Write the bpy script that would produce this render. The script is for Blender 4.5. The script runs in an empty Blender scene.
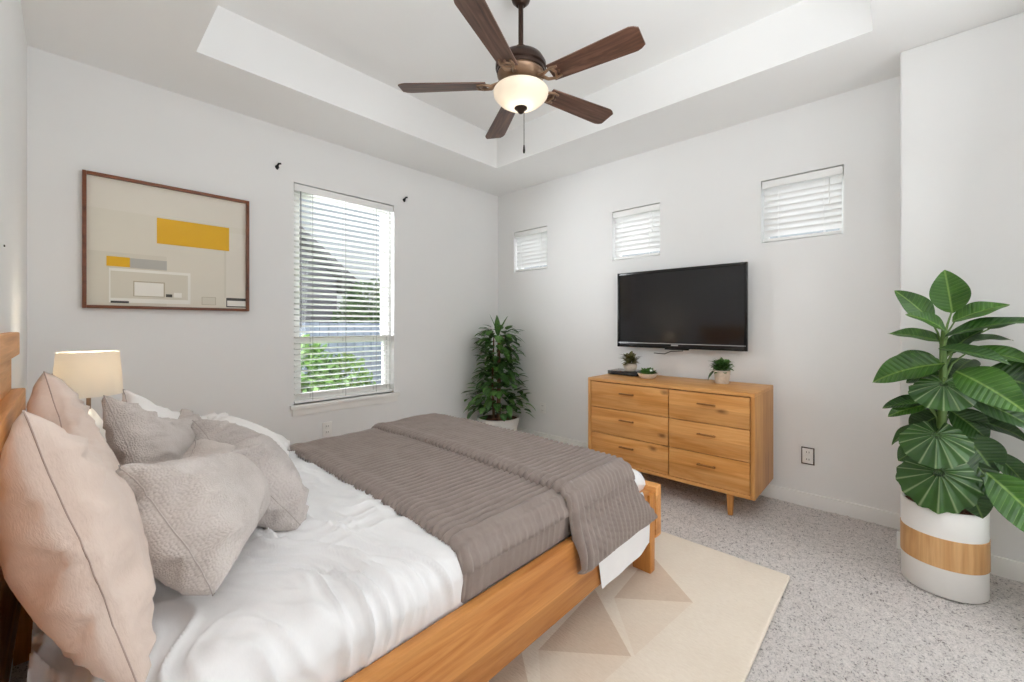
import bpy, bmesh, math, random
from mathutils import Vector, Matrix, noise as mnoise
from math import sin, cos, pi, radians, sqrt, atan2

SC = bpy.context.scene
COL = SC.collection
RND = random.Random(7)

# ------------------------------------------------------------------ camera
THETA = math.atan2(388, 415)
cam_d = bpy.data.cameras.new('camera')
cam = bpy.data.objects.new('camera', cam_d)
COL.objects.link(cam)
cam_d.sensor_width = 36
cam_d.lens = 415 / 1024 * 36
cam_d.shift_y = -16 / 1024
cam_d.clip_start = 0.02
cam.location = (0, 0, 1.22)
cam.rotation_euler = (pi / 2, 0, THETA - pi / 2)
SC.camera = cam

# ------------------------------------------------------------------ exposure, world, sun, large lights
SC.view_settings.view_transform = 'Standard'
SC.view_settings.look = 'None'
SC.view_settings.exposure = 0.14
SC.view_settings.gamma = 1.0
SC.view_settings.use_curve_mapping = False
SC.cycles.max_bounces = 12
SC.cycles.diffuse_bounces = 8
SC.cycles.transparent_max_bounces = 16
SC.cycles.sample_clamp_indirect = 4.0
SC.cycles.caustics_reflective = False
SC.cycles.caustics_refractive = False

world = bpy.data.worlds.new('daylight sky')
SC.world = world
world.use_nodes = True
wn = world.node_tree.nodes
wl = world.node_tree.links
wn.clear()
w_out = wn.new('ShaderNodeOutputWorld')
w_bg = wn.new('ShaderNodeBackground')
w_tc = wn.new('ShaderNodeTexCoord')
w_sep = wn.new('ShaderNodeSeparateXYZ')
w_rmp = wn.new('ShaderNodeValToRGB')
w_rmp.color_ramp.elements[0].position = 0.0
w_rmp.color_ramp.elements[0].color = (0.90, 0.95, 1.0, 1)
w_rmp.color_ramp.elements[1].position = 0.7
w_rmp.color_ramp.elements[1].color = (0.62, 0.80, 1.0, 1)
wl.new(w_tc.outputs['Generated'], w_sep.inputs[0])
wl.new(w_sep.outputs['Z'], w_rmp.inputs[0])
wl.new(w_rmp.outputs[0], w_bg.inputs[0])
wl.new(w_bg.outputs[0], w_out.inputs[0])
w_bg.inputs[1].default_value = 0.58

sun_d = bpy.data.lights.new('sun', 'SUN')
sun_d.energy = 0.9
sun_d.angle = radians(2)
sun_d.color = (1.0, 0.95, 0.88)
sun = bpy.data.objects.new('sun', sun_d)
COL.objects.link(sun)
sun.rotation_euler = (radians(42), 0, radians(-22))   # from the south, high


def area(name, loc, direction, sx, sy, power, color=(1, 1, 1)):
    d = bpy.data.lights.new(name, 'AREA')
    d.shape = 'RECTANGLE'
    d.size, d.size_y = sx, sy
    d.energy = power
    d.color = color
    o = bpy.data.objects.new(name, d)
    COL.objects.link(o)
    o.location = loc
    o.rotation_euler = Vector(direction).to_track_quat('-Z', 'Y').to_euler()
    return o


COOL = (0.95, 0.985, 1.02)
area('sky light over the tall window', (1.62, 4.35, 3.0), (0, -1, -0.85), 1.6, 1.0, 45, COOL)
area('sky light beside the tall window', (0.25, 4.35, 2.0), (1.0, -0.75, -0.18), 1.3, 1.8, 270, COOL)
area('sky light at the high windows', (4.7, 1.7, 3.0), (-1, 0, -0.8), 3.6, 1.0, 95, COOL)
area('added southeast fill', (2.25, -0.95, 1.35), (-0.9, 1, 0.15), 1.5, 2.0, 25, COOL)  # unseen fill lamp added before the solid south wall, brightens the west side
area('added south fill', (0.6, -0.95, 1.4), (0.0, 1, 0.2), 1.2, 1.8, 11, COOL)  # added fill lamp behind the camera, facing north; no opening stands there
area('added upward fill', (0.95, 0.15, 2.15), (0.0, 0.1, 1), 0.9, 0.5, 25, COOL)  # added lamp out of view, aimed up to brighten the ceiling tray


# ------------------------------------------------------------------ materials
def lin(c):
    return c / 12.92 if c <= 0.04045 else ((c + 0.055) / 1.055) ** 2.4


def S(h):
    h = h.lstrip('#')
    return tuple(lin(int(h[i:i + 2], 16) / 255) for i in (0, 2, 4)) + (1,)


class NT:
    """small helper round a node tree"""
    def __init__(self, name):
        self.m = bpy.data.materials.new(name)
        self.m.use_nodes = True
        self.t = self.m.node_tree
        self.t.nodes.clear()
        self.out = self.t.nodes.new('ShaderNodeOutputMaterial')
        self.b = self.t.nodes.new('ShaderNodeBsdfPrincipled')
        self.link(self.b.outputs[0], self.out.inputs[0])

    def link(self, a, b):
        self.t.links.new(a, b)

    def n(self, kind, **kw):
        nd = self.t.nodes.new('ShaderNode' + kind)
        for k, v in kw.items():
            if k.startswith('i_'):
                self.put(nd.inputs[k[2:].replace('_', ' ')], v)
            else:
                setattr(nd, k, v)
        return nd

    def put(self, sock, v):
        if isinstance(v, bpy.types.NodeSocket):
            self.link(v, sock)
        else:
            sock.default_value = v

    def math(self, op, a, b=None, c=None):
        nd = self.t.nodes.new('ShaderNodeMath')
        nd.operation = op
        for i, v in enumerate((a, b, c)):
            if v is not None:
                self.put(nd.inputs[i], v)
        return nd.outputs[0]

    def ramp(self, fac, stops):
        nd = self.t.nodes.new('ShaderNodeValToRGB')
        els = nd.color_ramp.elements
        while len(els) < len(stops):
            els.new(0.5)
        for e, (p, c) in zip(els, stops):
            e.position = p
            e.color = c
        self.link(fac, nd.inputs[0])
        return nd.outputs[0]

    def mix(self, fac, a, b, mode='MIX'):
        nd = self.t.nodes.new('ShaderNodeMix')
        nd.data_type = 'RGBA'
        nd.blend_type = mode
        self.put(nd.inputs[0], fac)
        self.put(nd.inputs[6], a)
        self.put(nd.inputs[7], b)
        return nd.outputs[2]

    def coords(self, kind='Object', scale=(1, 1, 1), rnd=0.0):
        tc = self.n('TexCoord')
        v = tc.outputs[kind]
        if rnd:
            oi = self.n('ObjectInfo')
            sc_ = self.n('VectorMath', operation='SCALE')
            cx = self.n('CombineXYZ')
            for i, k in enumerate((1.0, 2.7, 4.1)):
                self.link(self.math('MULTIPLY', oi.outputs['Random'], k * rnd), cx.inputs[i])
            ad = self.n('VectorMath', operation='ADD')
            self.link(v, ad.inputs[0])
            self.link(cx.outputs[0], ad.inputs[1])
            v = ad.outputs[0]
        mp = self.n('Mapping')
        mp.inputs['Scale'].default_value = scale
        self.link(v, mp.inputs[0])
        return mp.outputs[0]

    def noise(self, vec, scale=5, detail=3, rough=0.5, dist=0.0):
        nd = self.n('TexNoise')
        self.link(vec, nd.inputs['Vector'])
        nd.inputs['Scale'].default_value = scale
        nd.inputs['Detail'].default_value = detail
        nd.inputs['Roughness'].default_value = rough
        nd.inputs['Distortion'].default_value = dist
        return nd.outputs['Fac']

    def bump(self, h, strength=0.2, dist=0.01):
        nd = self.n('Bump')
        nd.inputs['Strength'].default_value = strength
        nd.inputs['Distance'].default_value = dist
        self.link(h, nd.inputs['Height'])
        self.link(nd.outputs[0], self.b.inputs['Normal'])

    def set(self, color=None, rough=None, metal=None, spec=None):
        if color is not None:
            self.put(self.b.inputs['Base Color'], color)
        if rough is not None:
            self.put(self.b.inputs['Roughness'], rough)
        if metal is not None:
            self.b.inputs['Metallic'].default_value = metal
        if spec is not None:
            self.b.inputs['Specular IOR Level'].default_value = spec
        return self.m


def plain(name, col, rough=0.5, metal=0.0, spec=0.5, noise_amt=0.06, nscale=8, bump=0.0, bscale=60):
    t = NT(name)
    v = t.coords('Object', rnd=3)
    n = t.noise(v, nscale, 3)
    c = S(col)
    lo = tuple(max(0, x * (1 - noise_amt)) for x in c[:3]) + (1,)
    hi = tuple(min(1, x * (1 + noise_amt)) for x in c[:3]) + (1,)
    t.set(t.ramp(n, [(0.3, lo), (0.7, hi)]), rough, metal, spec)
    if bump:
        t.bump(t.noise(v, bscale, 4), bump, 0.004)
    return t.m


def wood(name, pale, mid, dark, axis, knots=True, rough=0.45, plank=0.0, plank_axis=2):
    t = NT(name)
    sc = [11.0, 11.0, 11.0]
    sc[axis] = 0.9
    v = t.coords('Object', tuple(sc), rnd=4)
    warp = t.noise(v, 0.7, 2, 0.5, 0.3)
    n1 = t.noise(v, 1.7, 5, 0.6, 1.1)
    sc2 = [90.0, 90.0, 90.0]
    sc2[axis] = 3.0
    v2 = t.coords('Object', tuple(sc2), rnd=4)
    n2 = t.noise(v2, 1.0, 3, 0.6)
    f = t.math('ADD', t.math('MULTIPLY', n1, 0.65), t.math('MULTIPLY', warp, 0.35))
    col = t.ramp(f, [(0.28, S(dark)), (0.43, S(mid)), (0.56, S(pale)), (0.72, S(mid))])
    fine = t.ramp(n2, [(0.3, (0.80, 0.76, 0.72, 1)), (0.6, (1, 1, 1, 1))])
    col = t.mix(0.55, col, fine, 'MULTIPLY')
    if plank:
        tc = t.n('TexCoord')
        sp = t.n('SeparateXYZ')
        t.link(tc.outputs['Object'], sp.inputs[0])
        cell = t.math('FLOOR', t.math('DIVIDE', sp.outputs[plank_axis], plank))
        wn_ = t.n('TexWhiteNoise', noise_dimensions='1D')
        t.link(cell, wn_.inputs['W'])
        tone = t.ramp(wn_.outputs['Value'], [(0.0, (0.80, 0.76, 0.72, 1)), (1.0, (1.08, 1.06, 1.04, 1))])
        col = t.mix(1.0, col, tone, 'MULTIPLY')
    if knots:
        sk = [6.5, 6.5, 6.5]
        sk[axis] = 3.2
        vk = t.coords('Object', tuple(sk), rnd=4)
        nz = t.n('TexNoise')
        t.link(vk, nz.inputs['Vector'])
        nz.inputs['Scale'].default_value = 3
        add = t.n('VectorMath', operation='MULTIPLY_ADD')
        t.link(nz.outputs['Color'], add.inputs[0])
        add.inputs[1].default_value = (0.12, 0.12, 0.12)
        t.link(vk, add.inputs[2])
        vo = t.n('TexVoronoi')
        t.link(add.outputs[0], vo.inputs['Vector'])
        vo.inputs['Scale'].default_value = 1.0
        k = t.ramp(vo.outputs['Distance'], [(0.04, (1, 1, 1, 1)), (0.09, (0.5, 0.5, 0.5, 1)), (0.15, (0, 0, 0, 1))])
        col = t.mix(t.math('MULTIPLY', k, 0.75), col, S('#5a2f14'))
    t.set(col, rough, spec=0.35)
    t.bump(n2, 0.12, 0.002)
    return t.m


def fabric(name, col, col2, kind='plain', scale=30, bump=0.25, rough=0.9, sheen=0.2, soft=9):
    t = NT(name)
    v = t.coords('UV')
    n = t.noise(v, soft, 4, 0.6)
    if kind == 'knit':
        vo = t.n('TexVoronoi')
        t.link(v, vo.inputs['Vector'])
        vo.inputs['Scale'].default_value = scale
        vo.inputs['Randomness'].default_value = 0.55
        h = t.math('SUBTRACT', 1.0, vo.outputs['Distance'])
        k = 0.22
    else:
        mp = t.n('Mapping')
        mp.inputs['Scale'].default_value = (1.0, 0.25, 1.0)
        t.link(v, mp.inputs[0])
        h = t.noise(mp.outputs[0], scale, 3, 0.6)
        k = 0.25
    f = t.math('ADD', t.math('MULTIPLY', n, 1 - k), t.math('MULTIPLY', h, k))
    t.set(t.ramp(f, [(0.25, S(col2)), (0.6, S(col))]), rough, spec=0.15)
    t.b.inputs['Sheen Weight'].default_value = sheen
    t.bump(h, bump, 0.003)
    return t.m


M = {}
M['wall'] = plain('white wall paint', '#eeeeed', 0.75, spec=0.25, noise_amt=0.012, nscale=1.5, bump=0.06, bscale=140)
M['ceiling'] = plain('white ceiling paint', '#f4f4f3', 0.8, spec=0.2, noise_amt=0.01, nscale=1.5, bump=0.06, bscale=120)
M['trim'] = plain('white gloss trim paint', '#f2f1ee', 0.35, noise_amt=0.01)
M['blind'] = NT('white blind slat vinyl').set(S('#f4f4f2'), 0.4)
M['vinyl'] = plain('white vinyl window frame', '#f1f1ee', 0.35, noise_amt=0.01)
M['cord'] = plain('grey ladder cord', '#8a8a88', 0.8)
M['black'] = plain('black metal', '#121212', 0.4, noise_amt=0.1)
M['black_plastic'] = plain('black gloss plastic', '#0a0a0b', 0.18, noise_amt=0.1)
M['darkgrey'] = plain('dark grey plastic', '#2a2a2c', 0.35)
M['silver'] = plain('silver plastic', '#b9b9ba', 0.3, 0.6)
M['oak'] = wood('oak boards grain along width', '#e2aa6a', '#d29550', '#b8793a', 1, True, plank=0.115)
M['oak_z'] = wood('oak panel grain upright', '#d09a5c', '#c0874a', '#a86d34', 2, False)
M['oak_leg'] = wood('oak leg', '#c98f50', '#b97d40', '#99622c', 2, False)
M['oak_edge'] = wood('oak frame edges', '#dba465', '#cb9050', '#b0763a', 1, False)
M['oak_dark'] = plain('brown bar handle', '#8d5c2c', 0.4, noise_amt=0.15, nscale=30)
M['bed_x'] = wood('honey oak grain along bed', '#c88d50', '#b5773d', '#8d5428', 0, True, plank=0.127)
M['bed_y'] = wood('honey oak grain across bed', '#e0a566', '#d09150', '#b0713a', 1, True, plank=0.19)
M['bed_leg'] = wood('honey oak leg', '#c58543', '#b07135', '#8d5424', 2, False)
M['walnut'] = wood('walnut picture frame', '#7d4a30', '#6b3c26', '#4c291a', 0, False, rough=0.35)
M['bronze'] = plain('oil rubbed bronze', '#3a2a22', 0.35, 0.75, noise_amt=0.2)
M['bronze_light'] = plain('brushed bronze', '#9a7f68', 0.32, 0.8, noise_amt=0.15)
M['ceramic'] = plain('matt white ceramic', '#f0eeea', 0.4, noise_amt=0.02)
M['ceramic_cream'] = plain('cream stone ceramic', '#d9cfc1', 0.6, noise_amt=0.08, nscale=60, bump=0.15)
M['soil'] = plain('brown potting bark', '#5b3320', 0.95, noise_amt=0.6, nscale=70, bump=1.0, bscale=60)
M['stem'] = plain('green plant stem', '#5c7a38', 0.5, noise_amt=0.15)
M['trunk'] = plain('brown plant trunk', '#6a4c35', 0.8, noise_amt=0.3, nscale=30, bump=0.3)
M['concrete'] = plain('grey stone', '#9b9a97', 0.9)
M['plate'] = plain('white switch plate plastic', '#f0efec', 0.35, noise_amt=0.01)
M['plate_brown'] = plain('dark bronze plate', '#4a3d36', 0.4)
M['slot'] = plain('dark slot', '#2a2624', 0.6)


def blade_mat():
    t = NT('dark walnut fan blade')
    v = t.coords('Object', (2.2, 22, 22), rnd=3)
    n1 = t.noise(v, 1.6, 5, 0.6, 0.8)
    col = t.ramp(n1, [(0.3, S('#38231b')), (0.5, S('#5a3d30')), (0.7, S('#7a5848'))])
    t.set(col, 0.38, spec=0.5)
    return t.m


M['blade'] = blade_mat()


def carpet_mat():
    t = NT('grey shag carpet')
    v = t.coords('Object')
    n1 = t.noise(v, 1.3, 3, 0.6)
    n2 = t.noise(v, 150, 3, 0.7)
    n3 = t.noise(v, 62, 3, 0.65)
    c = t.ramp(n1, [(0.3, S('#dcd5d1')), (0.7, S('#e8e2de'))])
    sp = t.ramp(t.math('ADD', t.math('MULTIPLY', n2, 0.6), t.math('MULTIPLY', n3, 0.4)),
                [(0.37, (0.25, 0.24, 0.24, 1)), (0.455, (0.82, 0.82, 0.82, 1)), (0.58, (1.0, 1.0, 1.0, 1)), (0.68, (1.12, 1.12, 1.12, 1))])
    t.set(t.mix(1.0, c, sp, 'MULTIPLY'), 1.0, spec=0.05)
    t.bump(n2, 0.7, 0.012)
    return t.m


M['carpet'] = carpet_mat()


def rug_mat(name, a, b):
    t = NT(name)
    v = t.coords('Object')
    n1 = t.noise(v, 3, 4, 0.6)
    vs = t.coords('Object', (160, 45, 60))
    n2 = t.noise(vs, 1.0, 3, 0.6)
    f = t.math('ADD', t.math('MULTIPLY', n1, 0.5), t.math('MULTIPLY', n2, 0.5))
    t.set(t.ramp(f, [(0.3, S(a)), (0.7, S(b))]), 1.0, spec=0.05)
    t.b.inputs['Sheen Weight'].default_value = 0.3
    t.bump(n2, 0.5, 0.006)
    return t.m


M['rug_pale'] = rug_mat('cream rug pile', '#ddcfbd', '#ebe0d0')
M['rug_mid'] = rug_mat('oatmeal rug pile', '#d9c8b4', '#e5d7c5')
M['rug_tan'] = rug_mat('tan rug pile', '#c8b29b', '#d6c2ad')

M['duvet'] = fabric('white cotton', '#f0efef', '#e6e5e5', 'plain', 400, 0.05, soft=4)
M['linen'] = fabric('beige linen', '#d8c6ba', '#ccb8ab', 'plain', 320, 0.25, soft=6)
M['knit'] = fabric('oat grey waffle knit', '#cfc6c0', '#b3a9a2', 'knit', 170, 0.9, soft=5)
M['knit2'] = fabric('grey waffle knit', '#c5bcb7', '#a59c96', 'knit', 160, 1.0, soft=5)
M['white_pillow'] = fabric('white pillow cotton', '#ece9e6', '#e3dfdb', 'plain', 400, 0.08, soft=5)
M['quilt'] = fabric('taupe quilted cotton', '#8f827b', '#82756f', 'plain', 300, 0.2, soft=14)
M['seam'] = plain('taupe seam thread', '#a8948a', 0.9)
M['seam_grey'] = plain('grey seam thread', '#a59c95', 0.9)


def glass_mat():
    t = NT('clear window glass')
    tr = t.n('BsdfTransparent')
    gl = t.n('BsdfGlossy')
    gl.inputs['Roughness'].default_value = 0.02
    mx = t.n('MixShader')
    mx.inputs[0].default_value = 0.06
    t.link(tr.outputs[0], mx.inputs[1])
    t.link(gl.outputs[0], mx.inputs[2])
    t.link(mx.outputs[0], t.out.inputs[0])
    t.t.nodes.remove(t.b)
    return t.m


M['glass'] = glass_mat()


def translucent(name, col, frac, rough=0.6, emit=None, estr=0):
    t = NT(name)
    c = S(col)
    t.set(c, rough)
    tl = t.n('BsdfTranslucent')
    tl.inputs['Color'].default_value = c
    mx = t.n('MixShader')
    mx.inputs[0].default_value = frac
    t.link(t.b.outputs[0], mx.inputs[1])
    t.link(tl.outputs[0], mx.inputs[2])
    t.link(mx.outputs[0], t.out.inputs[0])
    if emit:
        t.b.inputs['Emission Color'].default_value = S(emit)
        t.b.inputs['Emission Strength'].default_value = estr
    return t.m


M['blind_glow'] = translucent('white translucent blind vinyl', '#f6f6f5', 0.35, 0.4)
M['shade'] = translucent('cream linen lamp shade', '#faf6ee', 0.5, 0.9)
M['bowl'] = translucent('alabaster glass bowl', '#f4ebdd', 0.5, 0.25, '#ffe8cc', 0.05)


def bulb_mat():
    t = NT('lit bulb')
    t.b.inputs['Emission Color'].default_value = S('#ffd9a0')
    t.b.inputs['Emission Strength'].default_value = 12
    return t.set(S('#ffffff'), 0.4)


M['bulb'] = bulb_mat()


def leaf_mat(name, dark, pale, vein, vein_w=0.16, freq=1.0, gloss=0.35):
    t = NT(name)
    tc = t.n('TexCoord')
    sp = t.n('SeparateXYZ')
    t.link(tc.outputs['UV'], sp.inputs[0])
    fr = t.math('FRACT', t.math('MULTIPLY', sp.outputs[0], freq))
    d = t.math('ABSOLUTE', t.math('SUBTRACT', fr, 0.5))
    line = t.ramp(d, [(0.0, (1, 1, 1, 1)), (vein_w, (0, 0, 0, 1))])
    mid = t.ramp(sp.outputs[1], [(0.02, (1, 1, 1, 1)), (0.07, (0, 0, 0, 1))])
    v = t.coords('Object', rnd=3)
    n = t.noise(v, 9, 3)
    base = t.ramp(n, [(0.3, S(dark)), (0.7, S(pale))])
    fac = t.math('MULTIPLY', t.math('MAXIMUM', t.math('MULTIPLY', line, 0.6), mid), 0.8)
    col = t.mix(fac, base, S(vein))
    t.set(col, gloss, spec=0.5)
    tl = t.n('BsdfTranslucent')
    t.link(col, tl.inputs['Color'])
    mx = t.n('MixShader')
    mx.inputs[0].default_value = 0.22
    t.link(t.b.outputs[0], mx.inputs[1])
    t.link(tl.outputs[0], mx.inputs[2])
    t.link(mx.outputs[0], t.out.inputs[0])
    t.bump(d, 0.35, 0.01)
    return t.m


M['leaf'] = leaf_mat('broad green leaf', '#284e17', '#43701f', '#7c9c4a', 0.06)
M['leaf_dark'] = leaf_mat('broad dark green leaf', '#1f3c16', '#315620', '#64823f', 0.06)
M['leaf_fan'] = leaf_mat('green leaf with pale veins', '#274a1c', '#3d6628', '#b4c493', 0.11)
M['leaf_small'] = leaf_mat('small green leaf', '#3a6428', '#66904a', '#86a860', 0.05)
M['leaf_small_dark'] = leaf_mat('small dark leaf', '#294a20', '#446a34', '#6b8a50', 0.05)
M['leaf_olive'] = leaf_mat('olive brown leaf', '#4a4426', '#7a7440', '#8f8a5a', 0.05)
M['leaf_out'] = leaf_mat('sunlit shrub leaf', '#58803a', '#83a45c', '#8fae6a', 0.05)
M['leaf_out_dark'] = leaf_mat('tree leaf', '#3f5f35', '#6f8f5a', '#7f9f6a', 0.05)


def siding_mat():
    t = NT('grey lap siding')
    tc = t.n('TexCoord')
    sp = t.n('SeparateXYZ')
    t.link(tc.outputs['Object'], sp.inputs[0])
    fr = t.math('FRACT', t.math('MULTIPLY', sp.outputs[2], 6.0))
    c = t.ramp(fr, [(0.0, S('#55545c')), (0.12, S('#75737d')), (1.0, S('#7d7b86'))])
    t.set(c, 0.8)
    t.bump(fr, 0.6, 0.02)
    return t.m


M['siding'] = siding_mat()
M['shingle'] = plain('dark roof shingle', '#6b6a70', 0.9, noise_amt=0.3, nscale=25)
M['lawn'] = plain('lawn grass', '#6d8f45', 0.95, noise_amt=0.3, nscale=12, bump=0.6)
M['fence'] = plain('blue grey fence boards', '#8e97a8', 0.8, noise_amt=0.12, nscale=6)


# ------------------------------------------------------------------ mesh helpers
def obj(name, bm, mat, parent=None, loc=(0, 0, 0), smooth=True, angle=40):
    me = bpy.data.meshes.new(name)
    if isinstance(bm, bmesh.types.BMesh):
        bmesh.ops.recalc_face_normals(bm, faces=bm.faces[:])
        bm.to_mesh(me)
        bm.free()
    else:
        vs, fs, uvs = bm
        me.from_pydata(vs, [], fs)
        if uvs:
            ul = me.uv_layers.new(name='UVMap')
            flat = []
            for lp in me.loops:
                flat += uvs[lp.vertex_index]
            ul.data.foreach_set('uv', flat)
    for m in (mat if isinstance(mat, (list, tuple)) else [mat]):
        me.materials.append(m)
    if smooth:
        me.polygons.foreach_set('use_smooth', [True] * len(me.polygons))
        if angle < 180:
            try:
                me.set_sharp_from_angle(angle=radians(angle))
            except Exception:
                pass
    o = bpy.data.objects.new(name, me)
    COL.objects.link(o)
    o.location = loc
    if parent is not None:
        o.parent = parent
    return o


def tag(o, label, cat, group=None):
    o['label'] = label
    o['category'] = cat
    if group:
        o['group'] = group
    return o


def thing(name, label, cat, loc=(0, 0, 0), rz=0, group=None):
    o = bpy.data.objects.new(name, None)
    o.empty_display_size = 0.1
    COL.objects.link(o)
    o.location = loc
    o.rotation_euler = (0, 0, rz)
    return tag(o, label, cat, group)


def struct(name, bm, mat, parent=None, loc=(0, 0, 0), **kw):
    o = obj(name, bm, mat, parent, loc, **kw)
    if parent is None:
        o['kind'] = 'structure'
    return o


def copy_tree(o, parent=None):
    c = o.copy()
    COL.objects.link(c)
    if parent is not None:
        c.parent = parent
    for ch in list(o.children):
        copy_tree(ch, c)
    return c


def box(bm, x0, x1, y0, y1, z0, z1, bev=0.0, seg=2, mtx=None):
    b = bmesh.new()
    bmesh.ops.create_cube(b, size=1)
    for v in b.verts:
        v.co = Vector(((x0 + x1) / 2 + v.co.x * (x1 - x0), (y0 + y1) / 2 + v.co.y * (y1 - y0), (z0 + z1) / 2 + v.co.z * (z1 - z0)))
    if bev:
        bmesh.ops.bevel(b, geom=b.edges[:], offset=bev, segments=seg, affect='EDGES', profile=0.6)
    if mtx is not None:
        b.transform(mtx)
    me = bpy.data.meshes.new('tmp')
    b.to_mesh(me)
    b.free()
    bm.from_mesh(me)
    bpy.data.meshes.remove(me)
    return bm


def B(*a, **k):
    return box(bmesh.new(), *a, **k)


def lathe(bm, prof, n=32, cx=0, cy=0, cap=True):
    rings = []
    for r, z in prof:
        if r < 1e-5:
            rings.append([bm.verts.new((cx, cy, z))])
        else:
            rings.append([bm.verts.new((cx + r * cos(2 * pi * i / n), cy + r * sin(2 * pi * i / n), z)) for i in range(n)])
    for a, b in zip(rings, rings[1:]):
        if len(a) == 1 and len(b) == 1:
            continue
        for i in range(n):
            j = (i + 1) % n
            if len(a) == 1:
                bm.faces.new((a[0], b[i], b[j]))
            elif len(b) == 1:
                bm.faces.new((a[i], b[0], a[j]))
            else:
                bm.faces.new((a[i], b[i], b[j], a[j]))
    if cap:
        for r in (rings[0], rings[-1]):
            if len(r) > 1:
                bm.faces.new(r)
    return bm


def tube(bm, pts, r, n=8):
    pts = [Vector(p) for p in pts]
    rs = r if isinstance(r, (list, tuple)) else [r] * len(pts)
    up = Vector((0, 0, 1))
    rings = []
    for i, p in enumerate(pts):
        d = (pts[min(i + 1, len(pts) - 1)] - pts[max(i - 1, 0)]).normalized()
        ref = up if abs(d.dot(up)) < 0.95 else Vector((1, 0, 0))
        a = d.cross(ref).normalized()
        b = d.cross(a).normalized()
        rings.append([bm.verts.new(p + (a * cos(2 * pi * k / n) + b * sin(2 * pi * k / n)) * rs[i]) for k in range(n)])
    for a, b in zip(rings, rings[1:]):
        for k in range(n):
            bm.faces.new((a[k], a[(k + 1) % n], b[(k + 1) % n], b[k]))
    bm.faces.new(rings[0])
    bm.faces.new(rings[-1])
    return bm


def wall_cells(bm, us, vs, holes, make):
    for u0, u1 in zip(us, us[1:]):
        for v0, v1 in zip(vs, vs[1:]):
            uc, vc = (u0 + u1) / 2, (v0 + v1) / 2
            if any(a < uc < b and c < vc < d for a, b, c, d in holes):
                continue
            make(u0, u1, v0, v1)
    return bm


def nz(x, y, z=0.0):
    return mnoise.noise(Vector((x, y, z)))


def sstep(a, b, x):
    t = max(0.0, min(1.0, (x - a) / (b - a)))
    return t * t * (3 - 2 * t)


# ------------------------------------------------------------------ the room
H = 2.72
HT = 3.03
WX, NY, EX, JX, SY = -0.15, 3.42, 3.42, 3.12, -1.0
T = 0.16
# floor with a shaggy surface
st = 0.0135
nxs, nys = int((EX - WX) / st) + 2, int((NY - SY) / st) + 2
fv, ff = [], []
for i in range(nxs):
    for j in range(nys):
        x = WX + i * st + RND.uniform(-1, 1) * st * 0.3
        y = SY + j * st + RND.uniform(-1, 1) * st * 0.3
        z = -0.012 + RND.random() * 0.010 + 0.006 * nz(x * 9, y * 9)
        fv.append((x, y, min(z, 0.0)))
for i in range(nxs - 1):
    for j in range(nys - 1):
        a = i * nys + j
        ff.append((a, a + nys, a + nys + 1, a + 1))
struct('floor', (fv, ff, None), M['carpet'], angle=180)

# ceiling: soffit ring, tray sides, tray top
TX0, TX1, TY0, TY1 = 0.48, 2.80, 0.10, 2.82
c = bmesh.new()
wall_cells(c, [WX - T, TX0, TX1, EX + T], [SY - T, TY0, TY1, NY + T], [(TX0, TX1, TY0, TY1)],
           lambda a, b, d, e: box(c, a, b, d, e, H, HT + 0.1))
box(c, TX0, TX1, TY0, TY1, HT, HT + 0.1)
bmesh.ops.remove_doubles(c, verts=c.verts[:], dist=0.0005)
struct('ceiling', c, M['ceiling'], angle=20)

NW = (1.19, 2.06, 0.60, 2.325)
wn_bm = bmesh.new()
wall_cells(wn_bm, [WX - T, NW[0], NW[1], EX + T], [-0.05, NW[2], NW[3], H], [NW],
           lambda a, b, d, e: box(wn_bm, a, b, NY, NY + T, d, e))
struct('wall_north', wn_bm, M['wall'], angle=20)
EW = [(2.696, 3.167), (1.483, 1.937), (0.264, 0.734)]
EZ = (1.81, 2.26)
we = bmesh.new()
wall_cells(we, [0.0, 0.264, 0.734, 1.483, 1.937, 2.696, 3.167, NY], [-0.05, EZ[0], EZ[1], H],
           [(a, b) + EZ for a, b in EW], lambda a, b, d, e: box(we, EX, EX + T, a, b, d, e))
struct('wall_east', we, M['wall'], angle=20)
struct('wall_southeast', B(JX, EX + T, SY - T, 0.0, -0.05, H, bev=0.012, seg=3), M['wall'])
struct('wall_west', B(WX - T, WX, SY - T, NY + T, -0.05, H), M['wall'])
ws = bmesh.new()
box(ws, WX - T, JX + 0.05, SY - T, SY, -0.05, H)
struct('wall_south', ws, M['wall'])


def base_profile(bm, x0, x1, y0, y1):
    box(bm, x0, x1, y0, y1, -0.01, 0.085, bev=0.005)
    return bm


struct('baseboard_north', base_profile(bmesh.new(), WX, EX, NY - 0.014, NY + 0.002), M['trim'])
struct('baseboard_east', base_profile(bmesh.new(), EX - 0.014, EX + 0.002, 0.0, NY - 0.014), M['trim'])
struct('baseboard_southeast', base_profile(bmesh.new(), JX - 0.014, JX + 0.002, SY, 0.014), M['trim'])
struct('baseboard_west', base_profile(bmesh.new(), WX - 0.002, WX + 0.014, SY, NY - 0.014), M['trim'])

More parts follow.
